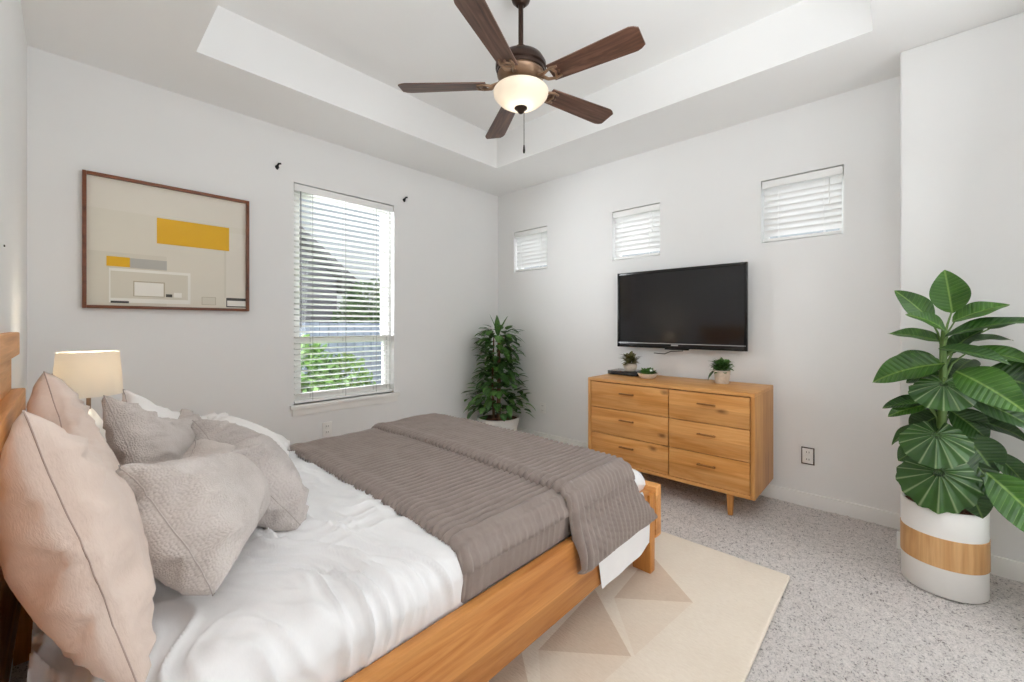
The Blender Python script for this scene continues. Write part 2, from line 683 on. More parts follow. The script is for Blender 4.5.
# tall window: vinyl frame, two sashes, panes, sill
x0, x1, z0, z1 = NW
yg = NY + 0.085
bm = bmesh.new()
fr = 0.035
for a, b, c_, d in ((x0, x0 + fr, z0, z1), (x1 - fr, x1, z0, z1), (x0 + fr, x1 - fr, z0, z0 + fr), (x0 + fr, x1 - fr, z1 - fr, z1)):
    box(bm, a, b, yg - 0.03, yg + 0.05, c_, d, bev=0.003)
win = struct('window_1', bm, M['vinyl'])
zm = 1.10
for nm, a, b, yy in (('upper_sash', zm - 0.02, z1 - fr, yg + 0.02), ('lower_sash', z0 + fr, zm + 0.025, yg - 0.01)):
    s = bmesh.new()
    w_ = 0.04
    for p, q, r, t_ in ((x0 + fr, x0 + fr + w_, a, b), (x1 - fr - w_, x1 - fr, a, b), (x0 + fr + w_, x1 - fr - w_, a, a + w_), (x0 + fr + w_, x1 - fr - w_, b - w_, b)):
        box(s, p, q, yy - 0.015, yy + 0.015, r, t_, bev=0.003)
    so = obj(nm, s, M['vinyl'], win)
    obj('pane', B(x0 + fr + w_ - 0.005, x1 - fr - w_ + 0.005, yy - 0.003, yy + 0.003, a + w_ - 0.005, b - w_ + 0.005), M['glass'], so)
sl = bmesh.new()
box(sl, x0 - 0.03, x1 + 0.045, NY - 0.035, NY + 0.055, z0 - 0.03, z0, bev=0.005)
box(sl, x0 - 0.015, x1 + 0.03, NY - 0.016, NY, z0 - 0.085, z0 - 0.03, bev=0.004)
obj('window_sill', sl, M['trim'], win)

# small high windows
for k, (a, b) in enumerate(EW):
    bm = bmesh.new()
    for p, q, r, t_ in ((a, a + 0.03, *EZ), (b - 0.03, b, *EZ), (a + 0.03, b - 0.03, EZ[0], EZ[0] + 0.03), (a + 0.03, b - 0.03, EZ[1] - 0.03, EZ[1])):
        box(bm, EX + 0.09, EX + 0.14, p, q, r, t_, bev=0.003)
    w = struct('window_%d' % (k + 2), bm, M['vinyl'])
    obj('pane', B(EX + 0.112, EX + 0.118, a + 0.025, b - 0.025, EZ[0] + 0.025, EZ[1] - 0.025), M['glass'], w)


def slats(bm, length, z_lo, z_hi, pitch, width, tilt, axis='x'):
    n = int((z_hi - z_lo) / pitch) + 1
    for i in range(n):
        z = z_hi - i * pitch
        tl = tilt + RND.uniform(-0.02, 0.02)
        rows = []
        for k in range(5):
            s = (k / 4 - 0.5) * width
            cam_ = 0.004 * (1 - (2 * k / 4 - 1) ** 2)
            for th in (0.0013, -0.0013):
                dy = s * cos(tl) - (cam_ + th) * sin(tl)
                dz = s * sin(tl) + (cam_ + th) * cos(tl)
                rows.append([bm.verts.new((e * length / 2, dy, z + dz)) for e in (-1, 1)])
        for k in range(4):
            for o in (0, 1):
                p, q = rows[2 * k + o], rows[2 * k + 2 + o]
                bm.faces.new((p[0], p[1], q[1], q[0]))
        for k in (0, 4):
            p, q = rows[2 * k], rows[2 * k + 1]
            bm.faces.new((p[0], p[1], q[1], q[0]))
        for e in (0, 1):
            for k in range(4):
                bm.faces.new((rows[2 * k][e], rows[2 * k + 1][e], rows[2 * k + 3][e], rows[2 * k + 2][e]))
    return bm


def blind(name, label, loc, rz, length, height, pitch, tilt, mat, group=None, cords=(), head=0.06):
    """local: x along the blind, -y towards the room, z up from the sill"""
    t = thing(name, label, 'blind', loc, rz, group)
    obj('headrail', B(-length / 2, length / 2, -0.03, 0.03, height - head, height - 0.006, bev=0.003), M['blind'], t)
    top = height - head - 0.03
    obj('slats', slats(bmesh.new(), length - 0.012, 0.05, top, pitch, 0.05, tilt), mat, t)
    obj('bottom_rail', B(-length / 2 + 0.006, length / 2 - 0.006, -0.026, 0.026, 0.006, 0.026, bev=0.004), M['blind'], t)
    for cx in cords:
        cb = bmesh.new()
        for yy in (-0.027, 0.027):
            tube(cb, [(cx, yy, 0.02), (cx, yy, height - head)], 0.0016, 5)
        obj('ladder_cord', cb, M['cord'] if length > 0.6 else M['blind'], t)
    return t


bl = blind('window_blind', 'tall white slatted blind with open slats above the bed', ((x0 + x1) / 2, NY + 0.033, z0 + 0.001), 0,
           x1 - x0 - 0.012, z1 - z0 - 0.003, 0.0445, radians(-13), M['blind'], cords=(-0.29, -0.02, 0.26, 0.395))
obj('tilt_wand', tube(bmesh.new(), [(-0.385, -0.038, 1.66), (-0.384, -0.040, 0.60)], 0.004, 6), M['cord'], bl)
for (a, b), lb in zip(EW, ('small white closed blind in the high window beside the room corner',
                           'small white closed blind in the high window above the television',
                           'small white closed blind in the high window near the wall jut')):
    t = blind('small_window_blind', lb, (EX + 0.035, (a + b) / 2, EZ[0] + 0.002), -pi / 2, b - a - 0.012, EZ[1] - EZ[0] - 0.004,
              0.042, radians(-58), M['blind_glow'], 'small blinds in the high windows', cords=(-0.13, 0.13), head=0.055)
    wand = obj('tilt_wand', tube(bmesh.new(), [(0.16, -0.036, 0.38), (0.16, -0.038, 0.2)], 0.003, 6), M['blind'], t)


# ------------------------------------------------------------------ outside the window
struct('ground', B(-8, 20, NY + T + 0.02, 24, -0.35, -0.25), M['lawn'])
hs = bmesh.new()
hx0, hx1, hy = -7.0, 3.75, 8.4
prof = [(hx0, -0.3), (hx1, -0.3), (hx1, 2.15), (-1.6, 6.6), (hx0, 2.15)]
fa = [hs.verts.new((x, hy, z)) for x, z in prof]
ba = [hs.verts.new((x, hy + 6, z)) for x, z in prof]
hs.faces.new(fa)
hs.faces.new(ba[::-1])
for i in range(5):
    j = (i + 1) % 5
    hs.faces.new((fa[i], ba[i], ba[j], fa[j]))
house = thing('neighbour_house', 'grey sided neighbour house seen through the tall window', 'house', (0, 0, 0))
obj('siding_wall', hs, M['siding'], house, smooth=False)
rf = bmesh.new()
for sx, ex in ((-1.6, hx1 + 0.35), (-1.6, hx0 - 0.35)):
    zz0, zz1 = 6.65, 6.65 - abs(ex + 1.6) * 0.832
    q = [rf.verts.new(p) for p in ((sx, hy - 0.35, zz0), (ex, hy - 0.35, zz1), (ex, hy + 6.3, zz1), (sx, hy + 6.3, zz0))]
    q2 = [rf.verts.new(v.co + Vector((0, 0, 0.16))) for v in q]
    rf.faces.new(q)
    rf.faces.new(q2[::-1])
    for i in range(4):
        rf.faces.new((q[i], q2[i], q2[(i + 1) % 4], q[(i + 1) % 4]))
obj('roof', rf, M['shingle'], house, smooth=False)
fe = bmesh.new()
for i in range(60):
    xx = 1.0 + i * 0.15
    box(fe, xx, xx + 0.142, 6.9, 6.93, -0.27, 1.25 + 0.006 * (i % 3), bev=0.004)
tag(obj('garden_fence', fe, M['fence']), 'blue grey board fence behind the shrub outside', 'fence')


def leaf_cloud(n, center, rad, lsize, rng, shell=0.5):
    vs, fs, uv = [], [], []
    for i in range(n):
        while True:
            p = Vector((rng.uniform(-1, 1), rng.uniform(-1, 1), rng.uniform(-1, 1)))
            if shell < p.length < 1:
                break
        c0 = Vector(center) + Vector((p.x * rad[0], p.y * rad[1], p.z * rad[2]))
        a = Vector((rng.gauss(0, 1), rng.gauss(0, 1), rng.gauss(0, 1))).normalized()
        b = a.cross(Vector((rng.gauss(0, 1), rng.gauss(0, 1), rng.gauss(0, 1)))).normalized()
        L = lsize * rng.uniform(0.7, 1.3)
        k = len(vs)
        vs += [c0 - a * L * 0.5, c0 + b * L * 0.28, c0 + a * L * 0.5, c0 - b * L * 0.28]
        fs.append((k, k + 1, k + 2, k + 3))
        uv += [(0.2, 0.5), (0.2, 1), (0.2, 0.5), (0.2, 1)]
    return vs, fs, uv


def merge(*ms):
    vs, fs, uv = [], [], []
    for a, b, c_ in ms:
        k = len(vs)
        vs += a
        fs += [tuple(i + k for i in f) for f in b]
        uv += c_
    return vs, fs, uv


rg = random.Random(3)
sh = thing('garden_shrub', 'bright green leafy shrub outside the tall window', 'shrub', (2.05, 5.2, -0.25))
obj('foliage', merge(leaf_cloud(1500, (-0.25, 0, 0.75), (0.55, 0.4, 0.62), 0.10, rg), leaf_cloud(900, (0.35, 0.1, 0.6), (0.45, 0.4, 0.52), 0.10, rg)), M['leaf_out'], sh, smooth=False)
obj('stem', tube(tube(bmesh.new(), [(0, 0, 0), (-0.2, 0, 0.8)], 0.02), [(0, 0, 0), (0.3, 0.1, 0.6)], 0.02), M['trunk'], sh)
tr = thing('garden_tree', 'green tree behind the fence outside the tall window', 'tree', (4.3, 7.45, -0.25))
obj('crown', merge(leaf_cloud(1600, (0, 0, 1.75), (0.95, 0.36, 0.65), 0.13, rg), leaf_cloud(700, (-0.5, 0, 1.45), (0.6, 0.34, 0.45), 0.13, rg)), M['leaf_out_dark'], tr, smooth=False)
obj('trunk', tube(bmesh.new(), [(0, 0, 0), (0.03, 0, 0.7), (0, 0, 1.7)], [0.08, 0.06, 0.03]), M['trunk'], tr)

# ------------------------------------------------------------------ the bed
RY0, RY1 = 0.888, 0.924        # near side rail
BY1 = 2.40                     # far outer face
bed = thing('platform_bed', 'honey oak double bed frame with boarded headboard', 'bed', (0.95, 1.63, 0.0))
bx, by = 0.95, 1.63


def bedpart(name, mat, *a, bev=0.006, par=None):
    return obj(name, B(a[0] - bx, a[1] - bx, a[2] - by, a[3] - by, a[4], a[5], bev=bev), mat, par or bed)


bedpart('side_rail', M['bed_x'], -0.06, 1.93, RY0, RY1, 0.165, 0.412)
bedpart('side_rail', M['bed_x'], -0.06, 1.93, BY1 - 0.036, BY1, 0.165, 0.412)
bedpart('foot_rail', M['bed_y'], 1.965, 2.025, 0.872, BY1 + 0.007, 0.175, 0.425)
for yy in (RY0 - 0.012, BY1 - 0.09):
    lg = bmesh.new()
    b = bmesh.new()
    box(b, 1.905 - bx, 1.965 - bx, yy - by, yy + 0.094 - by, 0.021, 0.40, bev=0.005)
    for v in b.verts:
        k = 1 - v.co.z / 0.4
        v.co.x = (v.co.x - (1.94 - bx)) * (1 - 0.22 * k) + (1.94 - bx)
    obj('leg', b, M['bed_leg'], bed)
    bedpart('leg', M['bed_leg'], -0.135, -0.065, yy, yy + 0.07, 0.0, 0.62)
slm = bmesh.new()
for i in range(14):
    xx = 0.0 + i * 0.135
    box(slm, xx - bx, xx + 0.09 - bx, RY1 - 0.003 - by, BY1 - 0.033 - by, 0.215, 0.235, bev=0.003)
obj('bed_slats', slm, M['oak_edge'], bed)
HY0, HY1 = 0.86, 2.30
hb = bmesh.new()
bedpart('headboard_board', M['bed_y'], -0.146, -0.118, HY0, HY1, 1.115, 1.195, bev=0.005)
bedpart('headboard_board', M['bed_y'], -0.147, -0.136, HY0 + 0.03, HY1 - 0.02, 0.99, 1.115, bev=0.003)
bedpart('headboard_board', M['bed_y'], -0.146, -0.104, HY0, HY1, 0.30, 0.995, bev=0.006)

# mattress
MY0, MY1 = 0.942, 2.345
mb = B(-0.055, 1.955, MY0, MY1, 0.236, 0.505, bev=0.05, seg=5)
mt = tag(obj('mattress', mb, M['white_pillow']), 'thick white mattress lying in the oak bed frame', 'mattress')


def top_z(x, y):
    c_ = max(0.0, 1 - abs((y - 1.66) / 0.78) ** 2.2)
    z = 0.538 + 0.020 * c_ + 0.004 * sstep(1.2, 2.3, y)
    z -= 0.075 * sstep(1.70, 2.0, x)
    return z


def profile(ys, zh_s, zh_n, off, lean=0.0, n_top=0.010, z_rel=0.0):
    """cross-section of a cover lying over the mattress: list of (y, dz-from-top or absolute z, on_top)"""
    r = 0.06
    yt0, yt1 = MY0 + r - off, MY1 - r + off
    pts = []
    # near side: absolute heights given as fraction f 0..1 from hem to the start of the arc
    ns = max(8, int((0.55 - r - zh_s) / n_top))
    for i in range(ns):
        f = i / ns
        pts.append(('s', f))
    na = 9
    for i in range(na):
        pts.append(('as', i / na))
    nt = int((yt1 - yt0) / n_top)
    for i in range(nt + 1):
        pts.append(('t', i / nt))
    for i in range(1, na + 1):
        pts.append(('an', i / na))
    nn = max(6, int((0.57 - r - zh_n) / (n_top * 1.6)))
    for i in range(1, nn + 1):
        pts.append(('n', i / nn))

    def at(p, x):
        k, f = p
        z_s = top_z(x, yt0) + off
        z_n = top_z(x, yt1) + off
        yb = yt0 - r          # y at the start of the arc
        if k == 's':
            y = ys + (yb - ys) * sstep(0.25, 1.0, f) if lean else ys + (yb - ys) * f
            z = zh_s + (z_s - r - zh_s) * f
            return y, z, (-1.0, 0.0)
        if k == 'as':
            a = f * pi / 2
            return yt0 - r * cos(a), z_s - r + r * sin(a), (-cos(a), sin(a))
        if k == 't':
            y = yt0 + (yt1 - yt0) * f
            return y, top_z(x, y) + off, (0.0, 1.0)
        if k == 'an':
            a = f * pi / 2
            return yt1 + r * sin(a), z_n - r + r * cos(a), (sin(a), cos(a))
        return yt1 + r, z_n - r + (zh_n - z_n + r) * f, (1.0, 0.0)
    return pts, at


def cover(name, mat, xs, prof, disp, parent=None, thick=0.0, xmap=None):
    pts, at = prof
    vs, fs, uv = [], [], []
    ln = [0.0]
    for i in range(1, len(pts)):
        y0_, z0_, _ = at(pts[i - 1], xs[0])
        y1_, z1_, _ = at(pts[i], xs[0])
        ln.append(ln[-1] + math.hypot(y1_ - y0_, z1_ - z0_))
    for xi, x in enumerate(xs):
        for i, p in enumerate(pts):
            xx = xmap(x, p, ln[i] / ln[-1]) if xmap else x
            y, z, (ny, nz_) = at(p, xx)
            d = disp(xx, x, y, z, p, ln[i])
            vs.append((xx, y + ny * d, z + nz_ * d))
            uv.append((xx, ln[i]))
    m = len(pts)
    for a in range(len(xs) - 1):
        for b in range(m - 1):
            k = a * m + b
            fs.append((k, k + m, k + m + 1, k + 1))
    o = obj(name, (vs, fs, uv), mat, parent, angle=180)
    if thick:
        md = o.modifiers.new('thickness', 'SOLIDIFY')
        md.thickness = thick
        md.offset = -1
    return o


# white duvet: folds run across the bed and down the near side
def ridge(v, sharp=3.0):
    return max(0.0, 1 - abs(v) * sharp)


def duvet_disp(xx, x, y, z, p, l):
    w = 0.16 * nz(x * 2.3, l * 1.9, 3.3) + 0.05 * nz(x * 7, l * 5, 8.3)
    u = x + 0.30 * (l - 0.25) + w            # lines that run across the bed and lean to the foot
    m1 = max(0.0, min(1.0, nz(x * 3.1 + 4, l * 2.6, 9) * 1.5 + 0.55))
    m2 = max(0.0, min(1.0, nz(x * 4.7 + 8, l * 3.3, 19) * 1.6 + 0.45))
    a = ridge(nz(u * 9, l * 0.8, 1.0), 3.2) ** 1.5
    b = ridge(nz(u * 21, l * 1.5, 5.0), 2.8) ** 1.4
    t_ = (x + y * 0.6 + 0.22 * nz(x * 3, y * 3, 30))
    c = ridge(nz(t_ * 17, (x - y) * 1.2, 25.0), 3.0) ** 1.5
    d = 0.024 * a * m1 + 0.018 * b * m2 + 0.020 * c * (0.35 + 0.65 * max(0.0, min(1.0, nz(x * 3.7 + 2, y * 3.7, 44) * 1.6 + 0.5))) + 0.008 * nz(x * 5, l * 5, 2)
    d *= 0.55 + 0.45 * sstep(1.9, 1.1, y)
    if p[0] == 's':
        d *= 0.25 + 0.75 * p[1]
    d *= 1 - 0.85 * sstep(0.79, 0.84, x)
    return d


xs = [-0.05 + i * 0.006 for i in range(336)] + [1.968]
duvet = cover('duvet', M['duvet'], xs, profile(MY0 - 0.004, 0.40, 0.40, 0.012, n_top=0.007), duvet_disp)
tag(duvet, 'rumpled white duvet spread over the bed under the quilts', 'duvet')
# foot end of the duvet, tucked down behind the foot rail
fv, fu, ffc = [], [], []
pts_y = [MY0 + 0.0 + (MY1 - MY0) * i / 60 for i in range(61)]
for j in range(9):
    f = j / 8
    for i, y in enumerate(pts_y):
        e = min(1, min(i, 60 - i) / 3)
        z = top_z(1.965, y) + 0.012 - 0.05 * (1 - e) - f * 0.10
        fv.append((1.966 - 0.02 * f * f, y, max(z, 0.40)))
        fu.append((y, z))
for j in range(8):
    for i in range(60):
        k = j * 61 + i
        ffc.append((k, k + 1, k + 62, k + 61))
obj('foot_drop', (fv, ffc, fu), M['duvet'], duvet, angle=180)
# white hem that hangs out over the side rail below the folded quilt
hv, hu, hf = [], [], []
nx_ = 70
for i in range(nx_ + 1):
    x = 1.42 + (1.935 - 1.42) * i / nx_
    for j in range(25):
        f = j / 24
        zl = 0.150 + 0.03 * sstep(1.80, 1.95, x)
        if x < 1.475:
            zl += 0.26 * (1.475 - x) / 0.055 * 0.9
        zt0 = 0.44 - 0.20 * sstep(1.83, 1.93, x)
        z = zt0 - (zt0 - zl) * f
        y = 0.880 + 0.002 * sin(x * 34) * f + 0.003 * nz(x * 7, z * 6)
        hv.append((x, y, z))
        hu.append((x, z))
for i in range(nx_):
    for j in range(24):
        k = i * 25 + j
        hf.append((k, k + 25, k + 26, k + 1))
obj('hanging_hem', (hv, hf, hu), M['duvet'], duvet, angle=180)


# quilts: channels run along the bed on top, upright down the near side
def rib(v, period):
    return abs(sin(pi * v / period)) ** 0.5


def quilt_disp_factory(x_edge, period, seed):
    def f(xx, x, y, z, p, l):
        wob = 0.009 * nz(xx * 4, y * 4, seed) + 0.0015 * nz(xx * 16, y * 16, seed)
        if p[0] in ('t', 'an', 'n'):
            v = (y if p[0] == 't' else l) + wob
            h = rib(v, period)
        elif p[0] == 'as':
            k = p[1]
            h = rib(y + wob, period) * k + rib(xx + wob, period) * (1 - k) * 0.8
        else:
            h = rib(xx + wob, period * 1.1) * (0.9 if seed > 4 else 0.3)
        if p[0] == 's':
            h *= sstep(0.0, 0.12, p[1])
        d = 0.024 * h + 0.006 * nz(xx * 4, l * 4, seed + 2) + 0.004 * nz(xx * 10, l * 9, seed + 3)
        e = x - x_edge                           # rolled leading edge
        if e < 0.03:
            d -= 0.024 * (1 - sqrt(max(0, 1 - ((0.03 - e) / 0.03) ** 2)))
        elif e < 0.09:
            d += 0.004 * sin((e - 0.03) / 0.06 * pi)
        return d
    return f


xs = [0.772 + 0.003 * i for i in range(12)] + [0.81 + 0.011 * i for i in range(70)]
q1 = cover('quilted_blanket', M['quilt'], xs, profile(MY0 - 0.010, 0.405, 0.42, 0.024, n_top=0.0036), quilt_disp_factory(0.772, 0.030, 2.0))
tag(q1, 'taupe channel quilted blanket lying flat, tucked inside the bed rail', 'blanket')


def throw_x(x, p, s):
    """straight on the bed top, flaring towards the foot where it hangs"""
    f = (x - 1.27) / 0.60
    wd = 0.47 + 0.13 * (sstep(1.0, 0.0, p[1]) if p[0] == 's' else 0.0) + 0.02 * sstep(0.45, 0.25, s)
    return 1.27 + wd * f + 0.010 * nz(s * 6, x * 2, 4.0) + (0.03 * (1 - p[1]) if p[0] == 's' else 0.0)


xs = [1.27 + 0.003 * i for i in range(12)] + [1.308 + 0.0095 * i for i in range(59)]
q2 = cover('folded_quilt', M['quilt'], xs, profile(0.858, 0.29, 0.40, 0.046, lean=1, n_top=0.0036), quilt_disp_factory(1.27, 0.030, 6.0), xmap=throw_x)
tag(q2, 'folded taupe quilt laid across the bed foot, hanging over the side rail', 'quilt')


# pillows: two sheets sewn along the edge and blown up, which gives the true puckers at seams and corners
SHAPES = {}


def sewn_shape(w, h, press, seed, n=62, frames=38):
    rr = random.Random(seed)
    ny, nz_ = n, int(n * h / w)
    vs, fs, ix, uv = [], [], {}, []

    def put(i, j, s_):
        e = i in (0, ny) or j in (0, nz_)
        k = (i, j, 0 if e else s_)
        if k not in ix:
            ix[k] = len(vs)
            y, z = (i / ny - 0.5) * w, (j / nz_ - 0.5) * h
            vs.append((0 if e else s_ * (0.008 + 0.006 * nz(y * 9 + seed * 7, z * 9, s_)), y, z))
            uv.append((y, z))
        return ix[k]
    for s_ in (1, -1):
        for i in range(ny):
            for j in range(nz_):
                q = [put(i, j, s_), put(i + 1, j, s_), put(i + 1, j + 1, s_), put(i, j + 1, s_)]
                t = [(q[0], q[1], q[2]), (q[0], q[2], q[3])] if (i + j) % 2 else [(q[0], q[1], q[3]), (q[1], q[2], q[3])]
                fs.extend(f if s_ > 0 else f[::-1] for f in t)
    border = [ix[(i, 0, 0)] for i in range(ny)] + [ix[(ny, j, 0)] for j in range(nz_)] + [ix[(i, nz_, 0)] for i in range(ny, 0, -1)] + [ix[(0, j, 0)] for j in range(nz_, 0, -1)]
    me = bpy.data.meshes.new('sewn')
    me.from_pydata(vs, [], fs)
    o = bpy.data.objects.new('sewn', me)
    COL.objects.link(o)
    m = o.modifiers.new('cloth', 'CLOTH')
    st_ = m.settings
    st_.use_pressure = True
    st_.uniform_pressure_force = press
    st_.quality = 6
    st_.mass = 0.15
    st_.tension_stiffness = 25
    st_.compression_stiffness = 12
    st_.shear_stiffness = 6
    st_.bending_stiffness = 0.03
    st_.tension_damping = 10
    st_.compression_damping = 10
    st_.shear_damping = 8
    st_.air_damping = 3
    st_.effector_weights.gravity = 0
    vg = o.vertex_groups.new(name='seam')
    vg.add(border, 1.0, 'REPLACE')
    st_.vertex_group_shrink = 'seam'
    st_.shrink_min = 0.0
    st_.shrink_max = 0.018
    m.collision_settings.use_collision = False
    m.collision_settings.use_self_collision = False
    m.point_cache.frame_end = frames + 2
    for f in range(1, frames + 1):
        SC.frame_set(f)
    ev = o.evaluated_get(bpy.context.evaluated_depsgraph_get())
    e = ev.to_mesh()
    out = [Vector(v.co) for v in e.vertices]
    ev.to_mesh_clear()
    bpy.data.objects.remove(o)
    bpy.data.meshes.remove(me)
    SC.frame_set(1)
    lo = [min(p[k] for p in out) for k in range(3)]
    hi = [max(p[k] for p in out) for k in range(3)]
    c_ = Vector([(a + b) / 2 for a, b in zip(lo, hi)])
    d_ = [b - a for a, b in zip(lo, hi)]
    out = [Vector(((p.x - c_.x) / d_[0], (p.y - c_.y) / d_[1], (p.z - c_.z) / d_[2])) for p in out]
    return out, fs, uv, border


SHAPES['a'] = sewn_shape(0.80, 0.56, 2.0, 1)
SHAPES['b'] = sewn_shape(0.66, 0.50, 5.0, 2)


def pillow(name, label, mat, center, yaw, lean, w, h, t, shape, group, sag=0.0, mirror=1, seam='seam', slump=0.0, bend=0.0, roll=0.0, crease=1.0, sd=0, back=1.0):
    """local: x = thickness towards the foot of the bed, y = along the width, z = up"""
    base, fs, uv, border = SHAPES[shape]
    mtx = Matrix.Rotation(yaw, 4, 'Z') @ Matrix.Rotation(lean, 4, 'Y') @ Matrix.Rotation(roll, 4, 'X')
    vs = []
    for p in base:
        x, y, z = p.x * t, p.y * w * mirror, p.z * h
        u, v = 2 * p.y * mirror, 2 * p.z
        z -= sag * (1 - min(1, abs(u)) ** 1.6) * sstep(-0.7, 1.0, v)
        x *= 1 - slump * v                      # fuller towards the bottom
        sg = 1 if p.x >= 0 else -1
        env = sstep(0.0, 0.22, abs(p.x))
        wq = 0.30 * nz(y * 3.5, z * 3.5, sd + 3.0)
        c1 = ridge(nz(y * 2.6 + sd, (z + wq * 0.30) * 24, sg * 2.0 + sd), 2.6) ** 1.6
        c2 = ridge(nz((y + z) * 5 + sd, (z - y * 0.6 + wq) * 15, sg * 5.0 + sd), 2.6) ** 1.6
        near = 1 - sstep(0.24, 0.44, abs(p.x))
        if sg < 0:
            x *= back                           # pressed out against the headboard
        x += sg * env * crease * (1.0 if sg > 0 else 0.5) * (0.017 * c1 * near + (0.004 + 0.007 * near) * c2 + 0.007 * nz(y * 5, z * 5, sd))
        x += bend * (u * u - 0.3)
        vs.append(mtx @ Vector((x, y, z)))
    if mirror < 0:
        fs = [f[::-1] for f in fs]
    o = obj(name, ([tuple(v) for v in vs], fs, uv), mat, None, center, angle=180)
    sb = bmesh.new()
    loop = [vs[k] for k in border] + [vs[border[0]]]
    tube(sb, loop, 0.0013, 6)
    obj('seam', sb, M[seam], o)
    return tag(o, label, 'pillow', group)


# lean < 0: the top tips back towards the headboard
G = 'pillows on the bed'
pillow('pillow', 'big beige linen pillow standing at the near end of the headboard', M['linen'], (0.020, 1.325, 0.838), 0, -0.25, 0.75, 0.53, 0.155, 'a', G, sag=0.13, slump=-0.02, sd=1, crease=0.75, back=1.55)
pillow('pillow', 'beige linen pillow standing against the headboard beside the table lamp', M['linen'], (0.008, 1.985, 0.795), 0, -0.20, 0.62, 0.50, 0.16, 'b', G, sag=0.10, slump=0.05, sd=2, crease=0.75)
pillow('pillow', 'plump oat grey knit pillow leaning on the big beige pillow', M['knit'], (0.252, 1.39, 0.735), -0.35, -0.55, 0.50, 0.35, 0.27, 'b', G, sag=0.02, mirror=-1, seam='seam_grey', sd=3, roll=-0.17)
pillow('pillow', 'pale knit pillow leaning on the beige pillow by the lamp', M['knit'], (0.245, 1.89, 0.765), -0.42, -0.42, 0.50, 0.40, 0.18, 'a', G, sag=0.06, seam='seam_grey', roll=-0.30, sd=4)
pillow('pillow', 'white pillow upright behind the pale knit pillow', M['white_pillow'], (0.30, 2.14, 0.745), -0.70, -0.40, 0.46, 0.35, 0.14, 'b', G, sag=0.02, seam='seam_grey', roll=-0.45, sd=5)
pillow('pillow', 'small grey knit cushion lying foremost in the middle of the duvet', M['knit2'], (0.412, 1.645, 0.722), -0.02, -0.62, 0.56, 0.35, 0.24, 'b', G, sag=0.02, mirror=-1, seam='seam_grey', sd=6)
pillow('pillow', 'white pillow lying flat behind the small grey knit cushion', M['white_pillow'], (0.53, 2.10, 0.695), -0.3, -1.05, 0.42, 0.42, 0.17, 'b', G, seam='seam_grey', sd=7)

# ------------------------------------------------------------------ bedside table and lamp
ns = thing('nightstand', 'small oak nightstand under the table lamp beside the bed', 'nightstand', (0.06, 2.76, 0))
obj('body', B(-0.19, 0.19, -0.22, 0.22, 0.16, 0.55, bev=0.005), M['oak'], ns)
dr = obj('drawer', B(0.186, 0.2, -0.205, 0.205, 0.2, 0.52, bev=0.003), M['oak'], ns)
obj('handle', B(0.2, 0.214, -0.05, 0.05, 0.36, 0.37, bev=0.003), M['oak_dark'], dr)
for sx in (-1, 1):
    for sy in (-1, 1):
        obj('leg', B(sx * 0.16 - 0.018, sx * 0.16 + 0.018, sy * 0.19 - 0.018, sy * 0.19 + 0.018, 0, 0.161, bev=0.004), M['oak_leg'], ns)

lp = thing('table_lamp', 'lit table lamp with a cream drum shade behind the pillows', 'lamp', (0.065, 2.75, 0.551))
obj('base', lathe(bmesh.new(), [(0.0, 0), (0.075, 0), (0.075, 0.012), (0.06, 0.02), (0.03, 0.035), (0.05, 0.08), (0.062, 0.14), (0.05, 0.21), (0.022, 0.265), (0.012, 0.28), (0, 0.28)], cap=False), M['ceramic'], lp)
obj('neck', lathe(bmesh.new(), [(0.008, 0.278), (0.008, 0.40), (0.02, 0.40), (0.02, 0.43), (0.0, 0.43)]), M['bronze_light'], lp)
shp = bmesh.new()
lathe(shp, [(0.119, 0.345), (0.105, 0.545), (0.1035, 0.545), (0.1175, 0.345)], 48, cap=False)
obj('shade', shp, M['shade'], lp)
hp = bmesh.new()
for a in range(3):
    tube(hp, [(0.012 * cos(a * 2.094), 0.012 * sin(a * 2.094), 0.42), (0.104 * cos(a * 2.094), 0.104 * sin(a * 2.094), 0.53)], 0.0018, 5)
obj('shade_ring', hp, M['bronze_light'], lp)
obj('bulb', lathe(bmesh.new(), [(0.0, 0.428), (0.012, 0.43), (0.028, 0.46), (0.026, 0.485), (0.0, 0.505)], 20, cap=False), M['bulb'], lp)
pl = bpy.data.lights.new('table lamp glow', 'POINT')
pl.energy = 9
pl.color = (1.0, 0.87, 0.70)
pl.shadow_soft_size = 0.035
plo = bpy.data.objects.new('table lamp glow', pl)
COL.objects.link(plo)
plo.location = (0.065, 2.75, 0.551 + 0.47)

# ------------------------------------------------------------------ picture
pc = thing('framed_picture', 'walnut framed picture of a pale room with yellow panels', 'picture', (0.468, NY - 0.002, 1.71))
pw, ph, fw = 0.828, 0.785, 0.018
pf = bmesh.new()
for a, b, c_, d in ((-pw / 2, -pw / 2 + fw, -ph / 2, ph / 2), (pw / 2 - fw, pw / 2, -ph / 2, ph / 2),
                    (-pw / 2 + fw, pw / 2 - fw, -ph / 2, -ph / 2 + fw), (-pw / 2 + fw, pw / 2 - fw, ph / 2 - fw, ph / 2)):
    box(pf, a, b, -0.034, 0, c_, d, bev=0.003)
obj('frame', pf, M['walnut'], pc)


def flat_mat(name, col, rough=0.35):
    return plain(name, col, rough, noise_amt=0.015, nscale=3, spec=0.3)


